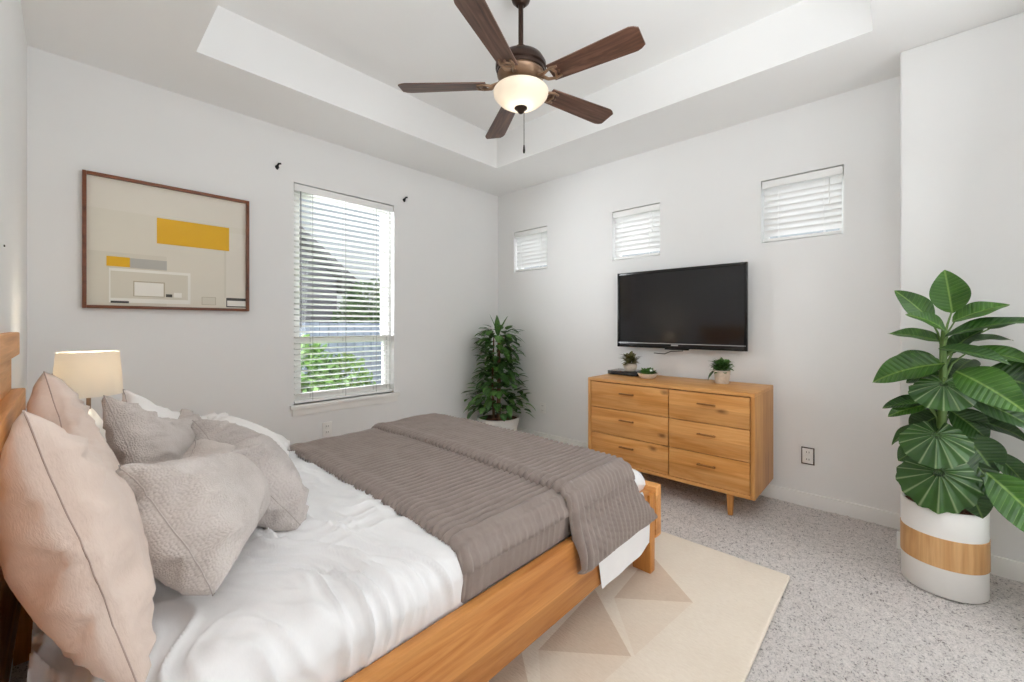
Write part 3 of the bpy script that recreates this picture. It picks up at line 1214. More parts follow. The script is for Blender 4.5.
PM = [flat_mat('print cream wall', '#ded8c9'), flat_mat('print pale ceiling', '#e2dccf'), flat_mat('print yellow', '#e0ac12'),
      flat_mat('print grey', '#b3b0a8'), flat_mat('print white', '#eeebe2'), flat_mat('print beige', '#d6d0c0'),
      flat_mat('print black', '#3a3630'), flat_mat('print taupe', '#b3a890')]
pr = bmesh.new()
iw, ih = pw / 2 - fw + 0.003, ph / 2 - fw + 0.003
box(pr, -iw, iw, -0.010, -0.004, -ih, ih)
for f in pr.faces:
    f.material_index = 0


def patch(u0, u1, v0, v1, mi, lift=1, skew=0.0):
    """u from left 0..1, v from top 0..1 inside the frame"""
    y = -0.010 - 0.0006 * lift
    X = lambda u: -iw + 2 * iw * u
    Z = lambda v: ih - 2 * ih * v
    q = [pr.verts.new((X(u), y, Z(v))) for u, v in ((u0, v0), (u1, v0 + skew), (u1, v1 + skew), (u0, v1))]
    f = pr.faces.new(q)
    f.material_index = mi


patch(0, 1, 0, 0.245, 1, 1)
patch(0, 0.45, 0.575, 1.0, 5, 1)
patch(0.85, 1, 0.30, 0.90, 1, 1)
patch(0.835, 0.85, 0.47, 0.90, 5, 1)
patch(0.39, 0.872, 0.256, 0.470, 2, 2)
patch(0.106, 0.234, 0.609, 0.687, 2, 2)
patch(0.234, 0.451, 0.612, 0.69, 3, 2)
patch(0.119, 0.602, 0.70, 0.97, 4, 2)
patch(0.128, 0.585, 0.722, 0.935, 5, 3)
patch(0.252, 0.439, 0.793, 0.918, 7, 4)
patch(0.259, 0.431, 0.802, 0.912, 4, 5)
patch(0.445, 0.485, 0.89, 0.915, 6, 4)
patch(0.495, 0.545, 0.875, 0.915, 4, 4)
patch(0.128, 0.228, 0.958, 0.975, 6, 4)
patch(0.677, 0.776, 0.90, 0.97, 7, 2)
patch(0.681, 0.772, 0.904, 0.966, 5, 3)
patch(0.85, 1, 0.90, 0.985, 6, 2)
patch(0.857, 1, 0.925, 0.975, 4, 3)
# picture plane on its own mesh, y faces the room
me_p = bpy.data.meshes.new('print')
pr.to_mesh(me_p)
pr.free()
for m in PM:
    me_p.materials.append(m)
po = bpy.data.objects.new('print', me_p)
COL.objects.link(po)
po.parent = pc

# curtain rod brackets, outlets
for x, z, lb in ((1.072, 2.407, 'small black curtain bracket between the picture and the tall window'),
                 (2.165, 2.40, 'small black curtain bracket beyond the tall window towards the corner')):
    b = bmesh.new()
    lathe(b, [(0.014, 0), (0.014, 0.004)], 16)
    b.transform(Matrix.Rotation(pi / 2, 4, 'X'))
    tube(b, [(0, -0.003, -0.014), (0, -0.012, -0.012), (0, -0.018, 0.010), (0.004, -0.026, 0.020), (0.016, -0.036, 0.020)], 0.0075, 8)
    tag(obj('curtain_bracket', b, M['black'], None, (x, NY - 0.0005, z)), lb, 'bracket', 'curtain brackets')


def outlet(loc, rz, label, plate, inner):
    t = thing('wall_outlet', label, 'outlet', loc, rz)
    obj('cover_plate', B(-0.037, 0.037, -0.006, 0, -0.058, 0.058, bev=0.003), plate, t)
    if plate is not inner:
        obj('face_plate', B(-0.031, 0.029, -0.007, -0.005, -0.050, 0.050, bev=0.001), inner, t)
    for s in (-1, 1):
        r = obj('socket', B(-0.017, 0.017, -0.008, -0.005, s * 0.024 - 0.016, s * 0.024 + 0.016, bev=0.001), inner, t)
        sb = bmesh.new()
        for dx in (-0.007, 0.007):
            box(sb, dx - 0.0015, dx + 0.0015, -0.0086, -0.0078, s * 0.024 - 0.004, s * 0.024 + 0.007)
        obj('slot', sb, M['slot'], r)
    return t


outlet((EX - 0.0005, 0.455, 0.335), -pi / 2, 'dark bordered wall outlet low on the wall beside the dresser', M['plate_brown'], M['plate'])
outlet((EX - 0.0005, 2.75, 0.345), -pi / 2, 'white wall outlet between the corner plant and the dresser', M['plate'], M['plate'])
outlet((1.445, NY - 0.0005, 0.37), 0, 'white wall outlet under the tall window', M['plate'], M['plate'])
for y, z, lb in ((2.02, 1.52, 'tiny dark nail in the bare wall above the headboard, upper one'), (2.23, 1.49, 'tiny dark nail in the bare wall above the headboard, lower one')):
    b = lathe(bmesh.new(), [(0.004, 0), (0.004, 0.003), (0.0, 0.004)], 10)
    b.transform(Matrix.Rotation(pi / 2, 4, 'Y'))
    tag(obj('nail', b, M['darkgrey'], None, (WX, y, z)), lb, 'nail')

# ------------------------------------------------------------------ dresser
DX0, DX1, DY0, DY1, DZ0, DZ1 = 2.86, 3.37, 0.647, 1.836, 0.145, 0.80
ds = thing('dresser', 'oak dresser of six drawers standing below the television', 'dresser', ((DX0 + DX1) / 2, (DY0 + DY1) / 2, 0))
ox, oy = (DX0 + DX1) / 2, (DY0 + DY1) / 2


def dpart(name, mat, a, b, c_, d, e, f, bev=0.003, par=None):
    return obj(name, B(a - ox, b - ox, c_ - oy, d - oy, e, f, bev=bev), mat, par or ds)


th = 0.024
YD = 1.182
dpart('top_panel', M['oak_edge'], DX0, DX1, DY0, DY1, DZ1 - th, DZ1)
dpart('side_panel', M['oak_z'], DX0, DX1, DY0, DY0 + th, DZ0, DZ1 - th + 0.001)
dpart('side_panel', M['oak_z'], DX0, DX1, DY1 - th, DY1, DZ0, DZ1 - th + 0.001)
dpart('bottom_panel', M['oak_edge'], DX0, DX1, DY0 + th - 0.001, DY1 - th + 0.001, DZ0, DZ0 + th)
dpart('back_panel', M['oak_z'], DX1 - 0.012, DX1 - 0.001, DY0 + th, DY1 - th, DZ0 + th, DZ1 - th)
dpart('divider', M['darkgrey'], DX0 + 0.03, DX1 - 0.02, YD - 0.01 , YD + 0.01, DZ0 + th, DZ1 - th)
zi0, zi1 = DZ0 + th, DZ1 - th
dh = (zi1 - zi0 - 0.004) / 3
for side in (0, 1):
    ya = DY0 + th + 0.004 if side == 0 else YD + 0.003
    yb = YD - 0.003 if side == 0 else DY1 - th - 0.004
    for k in range(3):
        za = zi0 + 0.002 + k * dh
        zb = za + dh - 0.004
        b = bmesh.new()
        box(b, DX0 + 0.004 - ox, DX0 + 0.024 - ox, ya - (ya + yb) / 2, yb - (ya + yb) / 2, za - (za + zb) / 2, zb - (za + zb) / 2, bev=0.003)
        box(b, DX0 + 0.024 - ox, DX1 - 0.04 - ox, ya - (ya + yb) / 2 + 0.012, yb - (ya + yb) / 2 - 0.012, za - (za + zb) / 2 + 0.015, zb - (za + zb) / 2 - 0.025)
        d = obj('drawer', b, M['oak'], ds, (0, (ya + yb) / 2 - oy, (za + zb) / 2))
        hh = bmesh.new()
        hz = 0.028
        box(hh, DX0 - 0.020 - ox, DX0 - 0.006 - ox, -0.058, 0.058, hz - 0.005, hz + 0.005, bev=0.003)
        for s in (-1, 1):
            box(hh, DX0 - 0.010 - ox, DX0 + 0.006 - ox, s * 0.045 - 0.005, s * 0.045 + 0.005, hz - 0.004, hz + 0.004)
        obj('handle', hh, M['oak_dark'], d)
for lx, ly in ((DX0 + 0.05, DY0 + 0.15), (DX0 + 0.05, DY1 - 0.15), (DX1 - 0.06, DY0 + 0.15), (DX1 - 0.06, DY1 - 0.15)):
    b = bmesh.new()
    box(b, lx - ox - 0.02, lx - ox + 0.02, ly - oy - 0.02, ly - oy + 0.02, 0, DZ0 + 0.001, bev=0.004)
    for v in b.verts:
        k = 1 - v.co.z / DZ0
        v.co.x = (v.co.x - (lx - ox)) * (1 - 0.35 * k) + (lx - ox)
        v.co.y = (v.co.y - (ly - oy)) * (1 - 0.35 * k) + (ly - oy)
    obj('leg', b, M['oak_leg'], ds)

# ------------------------------------------------------------------ television
TVX, TY_, TZ_ = 3.33, 1.3125, 1.352
tw, thh = 1.03, 0.645
tv = thing('television', 'black flat television mounted on the wall above the dresser', 'tv', (TVX, TY_, TZ_))
tb = bmesh.new()
bz = 0.022
for a, b, c_, d in ((-tw / 2, -tw / 2 + bz, -thh / 2, thh / 2), (tw / 2 - bz, tw / 2, -thh / 2, thh / 2),
                    (-tw / 2 + bz, tw / 2 - bz, thh / 2 - bz, thh / 2), (-tw / 2 + bz, tw / 2 - bz, -thh / 2, -thh / 2 + 0.048)):
    box(tb, -0.012, 0.012, a, b, c_, d, bev=0.004)
obj('bezel', tb, M['black_plastic'], tv)
scr = NT('dark glossy screen')
obj('screen', B(-0.004, 0.004, -tw / 2 + bz - 0.003, tw / 2 - bz + 0.003, -thh / 2 + 0.045, thh / 2 - bz + 0.003), scr.set(S('#161518'), 0.10, spec=0.6), tv)
obj('back_housing', B(0.010, 0.05, -tw / 2 + 0.06, tw / 2 - 0.06, -thh / 2 + 0.05, thh / 2 - 0.05, bev=0.012), M['darkgrey'], tv)
obj('wall_mount', B(0.049, 0.0895, -0.22, 0.22, -0.15, 0.15, bev=0.003), M['black'], tv)
obj('chin_trim', B(-0.0135, -0.011, -tw / 2 + 0.01, tw / 2 - 0.01, -thh / 2 + 0.036, -thh / 2 + 0.041), M['silver'], tv)
obj('maker_badge', B(-0.0135, -0.0115, -0.02, 0.035, -thh / 2 + 0.022, -thh / 2 + 0.032, bev=0.0008), M['silver'], tv)
obj('sensor_bar', B(-0.010, 0.012, -0.10, 0.09, -thh / 2 - 0.010, -thh / 2 + 0.002, bev=0.003), M['black_plastic'], tv)
obj('power_cable', tube(bmesh.new(), [(0.02, -0.05, -thh / 2 + 0.05), (0.03, -0.04, -thh / 2 - 0.018), (0.045, 0.06, -thh / 2 - 0.026), (0.06, 0.12, -thh / 2 - 0.05), (0.085, 0.22, -thh / 2 - 0.048)], 0.0035, 6), M['black'], tv)

# ------------------------------------------------------------------ things on the dresser
zt = DZ1 + 0.0005
bxo = thing('set_top_box', 'flat black media box on the far end of the dresser', 'media box', (3.24, 1.685, zt))
obj('casing', B(-0.10, 0.10, -0.135, 0.135, 0.004, 0.036, bev=0.003), M['black_plastic'], bxo)
obj('front_panel', B(-0.1015, -0.099, -0.132, 0.132, 0.007, 0.033), M['darkgrey'], bxo)
for s in (-1, 1):
    obj('foot', B(-0.08, 0.08, s * 0.09 - 0.01, s * 0.09 + 0.01, 0, 0.005), M['black'], bxo)


def leaf_geo(L, W, base, direction, up, curl=0.3, fold=0.25, nu=4, nv=7, kind='ovate', stripes=9, wav=0.0, seed=0, tipw=1.0):
    """a leaf surface starting at base and growing along direction; returns verts, faces, uvs"""
    d = Vector(direction).normalized()
    up = Vector(up)
    s = d.cross(up)
    if s.length < 1e-4:
        s = d.cross(Vector((1, 0, 0)))
    s.normalize()
    n = s.cross(d).normalized()
    vs, fs, uv = [], [], []
    for j in range(nv + 1):
        v = j / nv
        if kind == 'ovate':
            wv = W * (sin(pi * v ** 0.8) ** 0.75 if 0 < v < 1 else 0.0)
        elif kind == 'round':
            wv = W * sqrt(max(0.0, 1 - (2 * v - 1) ** 2)) ** 0.8
        elif kind == 'fan':
            wv = W * sqrt(max(0.0, 1 - (2 * min(1, v * 0.95 + 0.05) - 1) ** 2)) ** 0.7
            if v == 0:
                wv = W * 0.35
        else:
            wv = W * (1 - v) ** 0.6 * min(1, v * 6)
        c0 = Vector(base) + d * (L * (v - curl * 0.12 * v * v)) - n * (curl * L * v * v)
        for i in range(-nu, nu + 1):
            u = i / nu
            off = s * (u * wv / 2) + n * (fold * abs(u) * wv * 0.5) + n * (wav * L * sin(v * 11 + seed + abs(u) * 2) * u * u)
            if kind == 'fan':
                back = d * (-0.16 * L * abs(u) ** 2 * (1 - v))
                off = off + back
            vs.append(tuple(c0 + off))
            if kind == 'fan':
                a_ = atan2(u * wv / 2, L * v + 0.02)
                uv.append((a_ * stripes / pi + 0.5 + 20, 0.5))
            else:
                uv.append((v * stripes - abs(u) * wv / W * 1.6 + 20, abs(u) * wv / W))
    m = 2 * nu + 1
    for j in range(nv):
        for i in range(2 * nu):
            k = j * m + i
            fs.append((k, k + 1, k + m + 1, k + m))
    return vs, fs, uv


def rosette(n, rng, r, h, L, W, kind='ovate', spread=1.0, base_z=0.0, curl=0.4):
    out = []
    for i in range(n):
        a = rng.uniform(0, 2 * pi)
        e = rng.uniform(0.1, 1.3) / spread
        b = (r * rng.random() * cos(a), r * rng.random() * sin(a), base_z + h * rng.random())
        d = (cos(a) * cos(e), sin(a) * cos(e), sin(e))
        out.append(leaf_geo(L * rng.uniform(0.7, 1.2), W, b, d, (0, 0, 1), curl, 0.2, 2, 4, kind, 4))
    return merge(*out)


p1 = thing('small_potted_plant', 'small plant with olive leaves in a cream pot on the black media box', 'plant', (3.225, 1.655, zt + 0.036))
obj('pot', lathe(bmesh.new(), [(0, 0), (0.038, 0), (0.052, 0.02), (0.056, 0.04), (0.048, 0.062), (0.045, 0.062), (0.042, 0.05), (0, 0.05)], 28, cap=False), M['ceramic_cream'], p1)
obj('foliage', rosette(90, rg, 0.035, 0.06, 0.065, 0.034, base_z=0.05), [M['leaf_olive']], p1, smooth=False)
p2 = thing('succulent_bowl', 'low white bowl of green succulents beside the media box', 'plant', (3.10, 1.445, zt))
obj('bowl', lathe(bmesh.new(), [(0, 0), (0.04, 0), (0.06, 0.014), (0.078, 0.042), (0.073, 0.042), (0.055, 0.018), (0, 0.014)], 32, cap=False), M['ceramic'], p2)
obj('foliage', rosette(90, rg, 0.055, 0.02, 0.045, 0.028, base_z=0.03, curl=0.0), M['leaf_small'], p2, smooth=False)
rk = bmesh.new()
bmesh.ops.create_icosphere(rk, subdivisions=2, radius=0.016)
for v in rk.verts:
    v.co = Vector((v.co.x, v.co.y * 1.3 - 0.02, v.co.z * 0.8 + 0.062)) + v.normal * 0.002 * nz(v.co.x * 90, v.co.y * 90)
obj('pebble', rk, M['ceramic'], p2)
p3 = thing('small_potted_plant', 'bushy green plant in a cream pot on the dresser under the television corner', 'plant', (3.217, 0.937, zt))
obj('pot', lathe(bmesh.new(), [(0, 0), (0.043, 0), (0.046, 0.004), (0.052, 0.08), (0.055, 0.082), (0.055, 0.094), (0.048, 0.094), (0.046, 0.08), (0, 0.08)], 28, cap=False), M['ceramic_cream'], p3)
obj('foliage', merge(rosette(150, rg, 0.045, 0.07, 0.055, 0.026, base_z=0.075), leaf_cloud(60, (0, 0, 0.13), (0.05, 0.05, 0.05), 0.04, rg)), M['leaf_small'], p3, smooth=False)
obj('trailing_leaf', merge(leaf_geo(0.09, 0.05, (-0.02, 0.05, 0.09), (-0.25, 0.5, -0.75), (0, 0, 1), 0.2), leaf_geo(0.07, 0.04, (0.0, 0.05, 0.085), (0.2, 0.75, -0.7), (0, 0, 1), 0.2)), M['leaf_small_dark'], p3)

# ------------------------------------------------------------------ ceiling fan
fan = thing('ceiling_fan', 'five bladed ceiling fan with a lit glass bowl', 'fan', (1.65, 1.478, HT))
fz = -HT
obj('canopy', lathe(bmesh.new(), [(0.0, -0.105), (0.026, -0.105), (0.046, -0.085), (0.062, -0.03), (0.062, 0.0), (0, 0)], 32, cap=False), M['bronze'], fan)
obj('downrod', lathe(bmesh.new(), [(0.0135, -0.07), (0.0135, 2.695 + fz)], 16), M['bronze'], fan)
obj('motor_housing', lathe(bmesh.new(), [(0.0, 2.70 + fz), (0.03, 2.70 + fz), (0.034, 2.672 + fz), (0.075, 2.66 + fz), (0.118, 2.635 + fz), (0.135, 2.605 + fz), (0.135, 2.585 + fz), (0.128, 2.577 + fz), (0.128, 2.56 + fz), (0.0, 2.56 + fz)], 48, cap=False), M['bronze'], fan)
obj('motor_band', lathe(bmesh.new(), [(0.0, 2.561 + fz), (0.122, 2.561 + fz), (0.126, 2.548 + fz), (0.108, 2.52 + fz), (0.075, 2.505 + fz), (0.066, 2.49 + fz), (0.066, 2.475 + fz), (0.0, 2.475 + fz)], 48, cap=False), M['bronze_light'], fan)
for k in range(5):
    a = radians(-13.6 + 72 * k + (3 if k == 4 else 0))
    R0 = Matrix.Rotation(a, 4, 'Z') @ Matrix.Translation((0, 0, 2.500 + fz)) @ Matrix.Rotation(radians(-12), 4, 'X')
    b = bmesh.new()
    outline = []
    r0, r1 = 0.185, 0.650
    for i in range(25):
        f = i / 24
        x = r0 + (r1 - r0) * f
        w = 0.052 + 0.018 * f
        if f > 0.9:
            w -= 0.022 * ((f - 0.9) / 0.1) ** 2
        outline.append((x, w))
    top = [b.verts.new((x, w, 0.003)) for x, w in outline] + [b.verts.new((x, -w, 0.003)) for x, w in outline[::-1]]
    bot = [b.verts.new((v.co.x, v.co.y, -0.003)) for v in top]
    b.faces.new(top)
    b.faces.new(bot[::-1])
    nn = len(top)
    for i in range(nn):
        b.faces.new((top[i], bot[i], bot[(i + 1) % nn], top[(i + 1) % nn]))
    bl_o = obj('blade', b, M['blade'], fan, smooth=False)
    bl_o.matrix_local = R0
    br = bmesh.new()
    tube(br, [(0.07, 0, 0.045), (0.12, 0, 0.01), (0.16, 0.022, -0.008), (0.20, 0.036, -0.006), (0.235, 0.030, -0.005)], [0.010, 0.010, 0.008, 0.007, 0.006], 8)
    tube(br, [(0.12, 0, 0.01), (0.16, -0.022, -0.008), (0.20, -0.036, -0.006), (0.235, -0.030, -0.005)], [0.010, 0.008, 0.007, 0.006], 8)
    tube(br, [(0.20, 0.036, -0.006), (0.215, 0, -0.006), (0.20, -0.036, -0.006)], 0.007, 8)
    for yy in (-0.03, 0.0, 0.03):
        lathe(br, [(0.0, -0.012), (0.006, -0.011), (0.006, -0.004)], 10, 0.232 - abs(yy) * 0.3, yy, cap=False)
    obj('blade_iron', br, M['bronze_light'], bl_o)
obj('light_fitter', lathe(bmesh.new(), [(0.0, 2.477 + fz), (0.07, 2.477 + fz), (0.11, 2.48 + fz), (0.135, 2.472 + fz), (0.135, 2.466 + fz), (0.0, 2.466 + fz)], 48, cap=False), M['bronze_light'], fan)
gb = bmesh.new()
lathe(gb, [(0.140, 2.472 + fz), (0.147, 2.462 + fz), (0.142, 2.44 + fz), (0.118, 2.413 + fz), (0.08, 2.39 + fz), (0.03, 2.376 + fz), (0.0, 2.372 + fz)], 48, cap=False)
obj('light_bowl', gb, M['bowl'], fan)
obj('finial', lathe(bmesh.new(), [(0.0, 2.385 + fz), (0.034, 2.383 + fz), (0.034, 2.374 + fz), (0.02, 2.362 + fz), (0.012, 2.35 + fz), (0.0, 2.345 + fz)], 24, cap=False), M['bronze'], fan)
pcn = obj('pull_chain', tube(bmesh.new(), [(0.012, -0.012, 2.362 + fz), (0.012, -0.012, 2.18 + fz)], 0.0018, 6), M['bronze'], fan)
obj('pull', lathe(bmesh.new(), [(0.0, 2.185 + fz), (0.004, 2.18 + fz), (0.0065, 2.15 + fz), (0.005, 2.138 + fz), (0, 2.136 + fz)], 12, 0.012, -0.012, cap=False), M['black'], pcn)
fl = bpy.data.lights.new('fan bowl lamp', 'POINT')
fl.energy = 0.75
fl.color = (1.0, 0.91, 0.79)
fl.shadow_soft_size = 0.03
flo = bpy.data.objects.new('fan bowl lamp', fl)
COL.objects.link(flo)
flo.location = (1.65, 1.478, 2.435)

# ------------------------------------------------------------------ big potted plant by the wall jut
PX, PY = 2.815, -0.148
bp = thing('potted_plant', 'tall broad leaved plant in a white and wood banded pot', 'plant', (PX, PY, 0))
pr_, phh = 0.145, 0.385
obj('pot', lathe(bmesh.new(), [(0, 0), (pr_ - 0.004, 0), (pr_, 0.006), (pr_, phh - 0.004), (pr_ - 0.003, phh), (pr_ - 0.011, phh), (pr_ - 0.013, phh - 0.03), (0, phh - 0.03)], 64, cap=False), M['ceramic'], bp)
wb = wood('pale oak pot band', '#dcb07c', '#cd9c66', '#b5824e', 2, False)
obj('wood_band', lathe(bmesh.new(), [(pr_ - 0.002, 0.128), (pr_ + 0.0025, 0.129), (pr_ + 0.0025, 0.262), (pr_ - 0.002, 0.263)], 64, cap=False), wb, bp)
so = bmesh.new()
lathe(so, [(0.0, phh - 0.022), (0.05, phh - 0.02), (0.10, phh - 0.026), (pr_ - 0.013, phh - 0.028)], 40, cap=False)
for i in range(120):
    a, r = rg.uniform(0, 2 * pi), (pr_ - 0.02) * sqrt(rg.random())
    m_ = Matrix.Translation((r * cos(a), r * sin(a), phh - 0.018 + rg.uniform(-0.004, 0.008))) @ Matrix.Rotation(rg.uniform(0, 6), 4, 'Z') @ Matrix.Rotation(rg.uniform(-0.6, 0.6), 4, 'X')
    box(so, -0.014, 0.014, -0.006, 0.006, -0.003, 0.003, bev=0.001, mtx=m_)
obj('soil', so, M['soil'], bp)
obj('stem', tube(bmesh.new(), [(0, 0, phh - 0.03), (0.0, 0.01, 0.6), (-0.01, 0.0, 0.9), (0.0, 0.0, 1.12), (0.0, 0.0, 1.2)], [0.022, 0.02, 0.016, 0.012, 0.006], 10), M['stem'], bp)
# leaf list: base (sideways, away, height), tip (sideways, away, height) in metres from the pot, width, kind, material, arch, how far it turns to the room
def PL(r, a, z):
    return Vector((a - 0.06 * r, -r - 0.06 * a, z))


def long_leaf(p0, p1, W, arch, face, seed, nu=6, nv=18, stripes=13):
    d = p1 - p0
    L = d.length
    d = d / L
    up = (Vector((0, 0, 1)) * (1 - face) + Vector((-1, 0, 0.25)) * face).normalized()
    s_ = d.cross(up).normalized()
    n_ = s_.cross(d).normalized()
    vs, fs, uv = [], [], []
    for j in range(nv + 1):
        v = j / nv
        wv = W * (sin(pi * v ** 0.85) ** 0.8 if 0 < v < 1 else 0.0)
        c0 = p0 + d * (L * v) + n_ * (arch * L * 4 * v * (1 - v))
        for i in range(-nu, nu + 1):
            u = i / nu
            off = s_ * (u * wv / 2) + n_ * (0.16 * abs(u) * wv + 0.012 * L * sin(v * 12 + seed + 2 * u) * u * u)
            vs.append(tuple(c0 + off))
            uv.append((v * stripes - abs(u) * wv / W * 1.8 + 20, abs(u) * wv / W))
    m = 2 * nu + 1
    for j in range(nv):
        for i in range(2 * nu):
            k = j * m + i
            fs.append((k, k + 1, k + m + 1, k + m))
    return vs, fs, uv


def heart_leaf(c, W, L, tilt, seed, rings=9, seg=56):
    """a broad pleated leaf hanging face to the room; c is where its stalk joins"""
    dn = Vector((-sin(tilt) * 1.0, 0.03, -cos(tilt)))
    sd = Vector((0.06, -1.0, 0)).normalized()
    nrm = sd.cross(dn).normalized()
    if nrm.x > 0:
        nrm = -nrm
    vs, fs, uv = [tuple(c)], [], [(20.5, 0.5)]
    for k in range(1, rings + 1):
        rho = k / rings
        for i in range(seg + 1):
            a = -2.75 + 5.5 * i / seg
            prof_ = 0.60 + 0.40 * cos(a) if abs(a) < 1.9 else 0.47 + 0.05 * cos((abs(a) - 1.9) * 3)
            prof_ *= 1 + 0.035 * cos(a * 17)
            sx = sin(a) * W * 0.72 * max(0.55, prof_ + 0.25 * abs(sin(a)))
            sy = cos(a) * (L * 0.80 if cos(a) > 0 else L * 0.78) * max(0.5, prof_)
            q = c + sd * (sx * rho) + dn * (sy * rho) - nrm * (0.20 * L * rho * rho * (0.4 + 0.6 * abs(sin(a)))) + nrm * (0.005 * rho * cos(a * 17))
            vs.append(tuple(q))
            uv.append((20 + a * 17 / (2 * pi) + 0.5, 0.5))
    for i in range(seg):
        fs.append((0, 1 + i, 2 + i))
    for k in range(rings - 1):
        for i in range(seg):
            b_ = 1 + k * (seg + 1) + i
            fs.append((b_, b_ + 1, b_ + seg + 2, b_ + seg + 1))
    return vs, fs, uv


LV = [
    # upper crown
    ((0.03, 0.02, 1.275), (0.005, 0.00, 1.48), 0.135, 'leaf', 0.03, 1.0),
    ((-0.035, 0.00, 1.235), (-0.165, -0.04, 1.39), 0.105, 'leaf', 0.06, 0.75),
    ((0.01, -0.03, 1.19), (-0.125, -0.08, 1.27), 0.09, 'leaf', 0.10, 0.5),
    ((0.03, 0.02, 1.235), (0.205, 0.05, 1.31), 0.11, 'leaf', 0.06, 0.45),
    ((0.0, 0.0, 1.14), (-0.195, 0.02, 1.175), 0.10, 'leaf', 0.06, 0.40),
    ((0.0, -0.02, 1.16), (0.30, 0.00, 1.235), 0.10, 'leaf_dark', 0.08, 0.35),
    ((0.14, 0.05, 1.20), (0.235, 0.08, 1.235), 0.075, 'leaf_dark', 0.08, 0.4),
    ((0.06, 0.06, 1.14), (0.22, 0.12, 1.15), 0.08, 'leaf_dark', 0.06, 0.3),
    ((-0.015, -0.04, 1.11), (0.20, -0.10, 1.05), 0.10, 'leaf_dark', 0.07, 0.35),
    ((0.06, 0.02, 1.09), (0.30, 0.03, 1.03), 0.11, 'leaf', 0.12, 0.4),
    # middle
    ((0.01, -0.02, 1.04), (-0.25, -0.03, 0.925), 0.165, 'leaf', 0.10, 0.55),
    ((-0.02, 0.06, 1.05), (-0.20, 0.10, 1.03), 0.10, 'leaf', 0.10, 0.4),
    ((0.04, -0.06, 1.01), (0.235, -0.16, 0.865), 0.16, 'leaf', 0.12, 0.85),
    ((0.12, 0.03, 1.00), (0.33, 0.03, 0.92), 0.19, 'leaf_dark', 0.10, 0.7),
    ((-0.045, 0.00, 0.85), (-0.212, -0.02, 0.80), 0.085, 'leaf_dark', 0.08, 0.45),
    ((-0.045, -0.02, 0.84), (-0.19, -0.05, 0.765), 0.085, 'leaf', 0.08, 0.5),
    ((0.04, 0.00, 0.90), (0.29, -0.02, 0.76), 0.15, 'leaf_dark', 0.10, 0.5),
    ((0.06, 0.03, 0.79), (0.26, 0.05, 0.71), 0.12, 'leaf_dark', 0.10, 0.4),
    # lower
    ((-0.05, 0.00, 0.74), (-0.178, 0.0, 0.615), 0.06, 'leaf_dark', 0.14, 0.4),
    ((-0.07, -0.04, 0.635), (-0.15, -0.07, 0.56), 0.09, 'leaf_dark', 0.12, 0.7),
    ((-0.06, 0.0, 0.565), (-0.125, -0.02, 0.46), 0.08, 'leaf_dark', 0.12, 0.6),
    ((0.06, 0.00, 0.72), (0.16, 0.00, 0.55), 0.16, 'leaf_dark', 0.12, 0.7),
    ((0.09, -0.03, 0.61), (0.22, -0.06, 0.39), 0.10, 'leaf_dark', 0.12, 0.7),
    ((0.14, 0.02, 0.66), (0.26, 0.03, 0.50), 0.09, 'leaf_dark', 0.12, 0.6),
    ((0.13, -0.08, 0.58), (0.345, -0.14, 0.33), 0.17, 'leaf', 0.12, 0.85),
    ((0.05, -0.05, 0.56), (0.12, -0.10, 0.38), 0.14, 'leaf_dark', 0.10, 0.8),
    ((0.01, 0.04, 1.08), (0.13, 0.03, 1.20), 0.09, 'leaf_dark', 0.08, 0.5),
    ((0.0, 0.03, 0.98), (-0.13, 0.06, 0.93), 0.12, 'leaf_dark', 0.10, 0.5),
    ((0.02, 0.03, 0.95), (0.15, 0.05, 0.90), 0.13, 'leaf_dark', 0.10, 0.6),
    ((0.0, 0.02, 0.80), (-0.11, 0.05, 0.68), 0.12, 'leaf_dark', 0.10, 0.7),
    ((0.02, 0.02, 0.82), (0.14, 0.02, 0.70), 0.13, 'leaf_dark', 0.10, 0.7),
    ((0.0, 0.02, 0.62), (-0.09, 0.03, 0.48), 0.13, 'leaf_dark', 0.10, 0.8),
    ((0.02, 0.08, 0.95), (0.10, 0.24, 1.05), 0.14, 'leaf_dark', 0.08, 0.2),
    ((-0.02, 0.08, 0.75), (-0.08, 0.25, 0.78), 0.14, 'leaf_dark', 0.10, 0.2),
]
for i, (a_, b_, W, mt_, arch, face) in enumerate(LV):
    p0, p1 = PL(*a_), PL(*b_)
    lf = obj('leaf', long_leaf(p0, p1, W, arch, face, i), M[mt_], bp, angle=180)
    zs = max(0.36, a_[2] - 0.14)
    st_ = Vector((0.0, 0.0, zs))
    obj('stalk', tube(bmesh.new(), [st_, st_.lerp(p0, 0.5) + Vector((0, 0, 0.02)), p0 + (p1 - p0) * 0.05], [0.006, 0.0045, 0.003], 7), M['stem'], lf)
for i, (r, a, z, W, L, tl) in enumerate(((0.003, -0.10, 0.955, 0.175, 0.17, 0.70), (-0.02, -0.125, 0.725, 0.185, 0.19, 0.50), (-0.01, -0.135, 0.56, 0.215, 0.225, 0.25))):
    c0 = PL(r, a, z)
    lf = obj('leaf', heart_leaf(c0, W, L, tl, i), M['leaf_fan'], bp, angle=180)
    obj('stalk', tube(bmesh.new(), [Vector((0, 0, z - 0.06)), Vector((-0.05, 0, z + 0.02)), c0], [0.006, 0.005, 0.004], 7), M['stem'], lf)

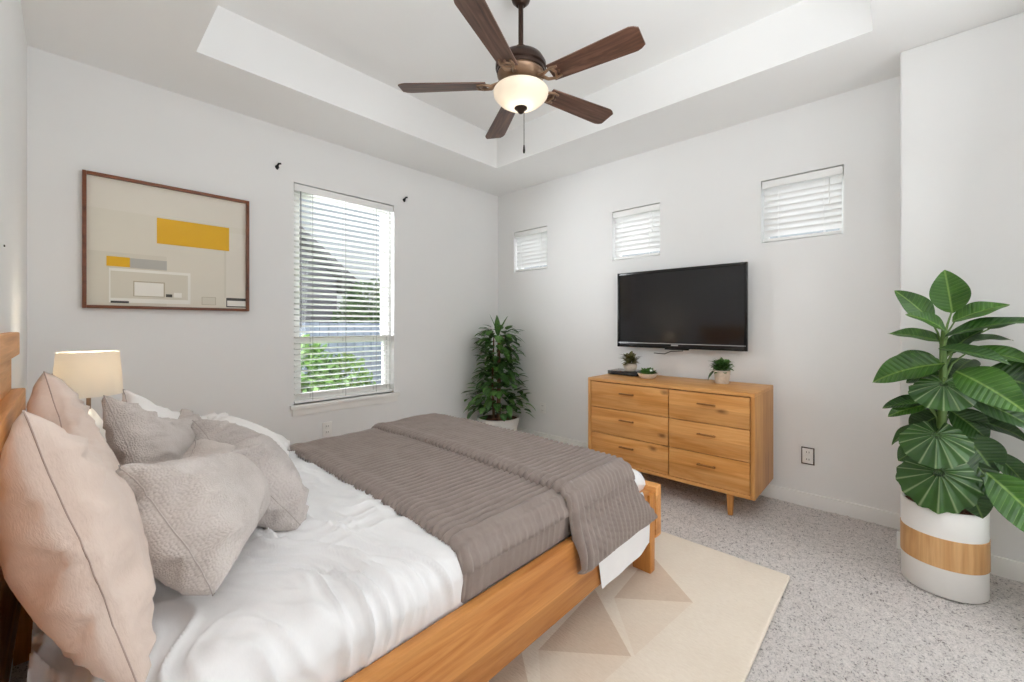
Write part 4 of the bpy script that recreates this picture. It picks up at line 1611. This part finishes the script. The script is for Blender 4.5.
# ------------------------------------------------------------------ corner plant
CX, CY = 3.10, 3.10
cp = thing('potted_plant', 'bushy small leaved plant in a white tub in the corner', 'plant', (CX, CY, 0))
obj('pot', lathe(bmesh.new(), [(0, 0), (0.162, 0), (0.17, 0.006), (0.222, 0.22), (0.225, 0.255), (0.214, 0.257), (0.208, 0.225), (0, 0.225)], 56, cap=False), M['ceramic'], cp)
obj('soil', lathe(bmesh.new(), [(0.0, 0.235), (0.21, 0.232)], 40, cap=False), M['soil'], cp)
tb_ = bmesh.new()
for ang, rr_ in ((0, 0.0), (2.1, 0.045), (4.2, 0.05)):
    tube(tb_, [(rr_ * cos(ang), rr_ * sin(ang), 0.215), (rr_ * 1.4 * cos(ang), rr_ * 1.4 * sin(ang), 0.6), (rr_ * cos(ang), rr_ * sin(ang), 1.1)], [0.014, 0.011, 0.006], 8)
obj('trunk', tb_, M['trunk'], cp)
lg_, ld_ = [], []
for i in range(520):
    z = 0.30 + 0.88 * (i / 520) + rg.uniform(-0.03, 0.03)
    a = rg.uniform(0, 2 * pi)
    k = (z - 0.3) / 0.9
    rad_ = (0.29 + 0.06 * sin(k * 9)) * (1 - 0.5 * k) * rg.uniform(0.35, 1.0)
    e = rg.uniform(-0.6, 0.7)
    d = (cos(a) * cos(e), sin(a) * cos(e), sin(e))
    base = (rad_ * cos(a), rad_ * sin(a), z)
    g_ = leaf_geo(rg.uniform(0.09, 0.14), rg.uniform(0.058, 0.078), base, d, (0, 0, 1), 0.25, 0.15, 1, 5, 'ovate', 5)
    # keep every leaf off the two walls
    g_ = ([(min(p[0], EX - CX - 0.02), min(p[1], NY - CY - 0.02), p[2]) for p in g_[0]], g_[1], g_[2])
    (lg_ if rg.random() < 0.55 else ld_).append(g_)
for a, e, L in ((2.4, 1.25, 0.26), (1.0, 1.35, 0.24), (5.2, 1.15, 0.25), (3.6, 1.2, 0.2)):
    lg_.append(leaf_geo(L, 0.06, (0, 0, 1.10), (cos(a) * cos(e), sin(a) * cos(e), sin(e)), (0, 0, 1), 0.05, 0.3, 2, 8, 'ovate', 8))
for a, z in ((3.6, 0.55), (3.9, 0.42), (5.6, 0.6), (2.9, 0.5)):
    lg_.append(leaf_geo(0.2, 0.085, (0.13 * cos(a), 0.13 * sin(a), z), (cos(a), sin(a), 0.1), (0, 0, 1), 0.4, 0.2, 2, 8, 'ovate', 8))
obj('foliage', merge(*lg_), M['leaf_small'], cp)
obj('foliage', merge(*ld_), M['leaf_small_dark'], cp)

# ------------------------------------------------------------------ rug
RX0, RX1, RYA, RYB = 0.25, 2.365, 0.385, 2.75
rb = bmesh.new()
rn = 20
box(rb, RX0, RX1, RYA, RYB, 0.0005, 0.020, bev=0.009, seg=3)
rug = tag(obj('area_rug', rb, M['rug_pale']), 'cream rug with soft tan triangles under the bed', 'rug')


def tri_part(name, tris, mat, zt_):
    b = bmesh.new()
    for t_ in tris:
        q = [b.verts.new((x, y, zt_)) for x, y in t_]
        q2 = [b.verts.new((x, y, 0.019)) for x, y in t_]
        b.faces.new(q)
        for i in range(3):
            b.faces.new((q[i], q2[i], q2[(i + 1) % 3], q[(i + 1) % 3]))
    return obj(name, b, mat, rug, smooth=False)


tan, mid = [], []
for ix in range(-1, 4):
    for iy in range(0, 4):
        # repeat measured off the two triangles beside the bed leg
        ax, ay = 1.845 + (ix - 1) * 0.453 + iy * -0.03, 0.654 + iy * 0.34 + (ix - 1) * -0.057 
        a = (ax, ay)
        b_ = (ax - 0.206, ay + 0.264)
        c_ = (ax + 0.24, ay + 0.30)
        ok = all(RX0 + 0.03 < p[0] < RX1 - 0.03 and RYA + 0.03 < p[1] < RYB - 0.03 for p in (a, b_, c_))
        if ok:
            tan.append((a, b_, c_))
        m3 = (a, b_, (ax - 0.44, ay + 0.05))
        if all(RX0 + 0.03 < p[0] < RX1 - 0.03 and RYA + 0.03 < p[1] < RYB - 0.03 for p in m3) and a[0] < 2.0:
            mid.append(m3)
tri_part('tan_triangles', tan, M['rug_tan'], 0.0206)
tri_part('oatmeal_triangles', mid, M['rug_mid'], 0.0204)
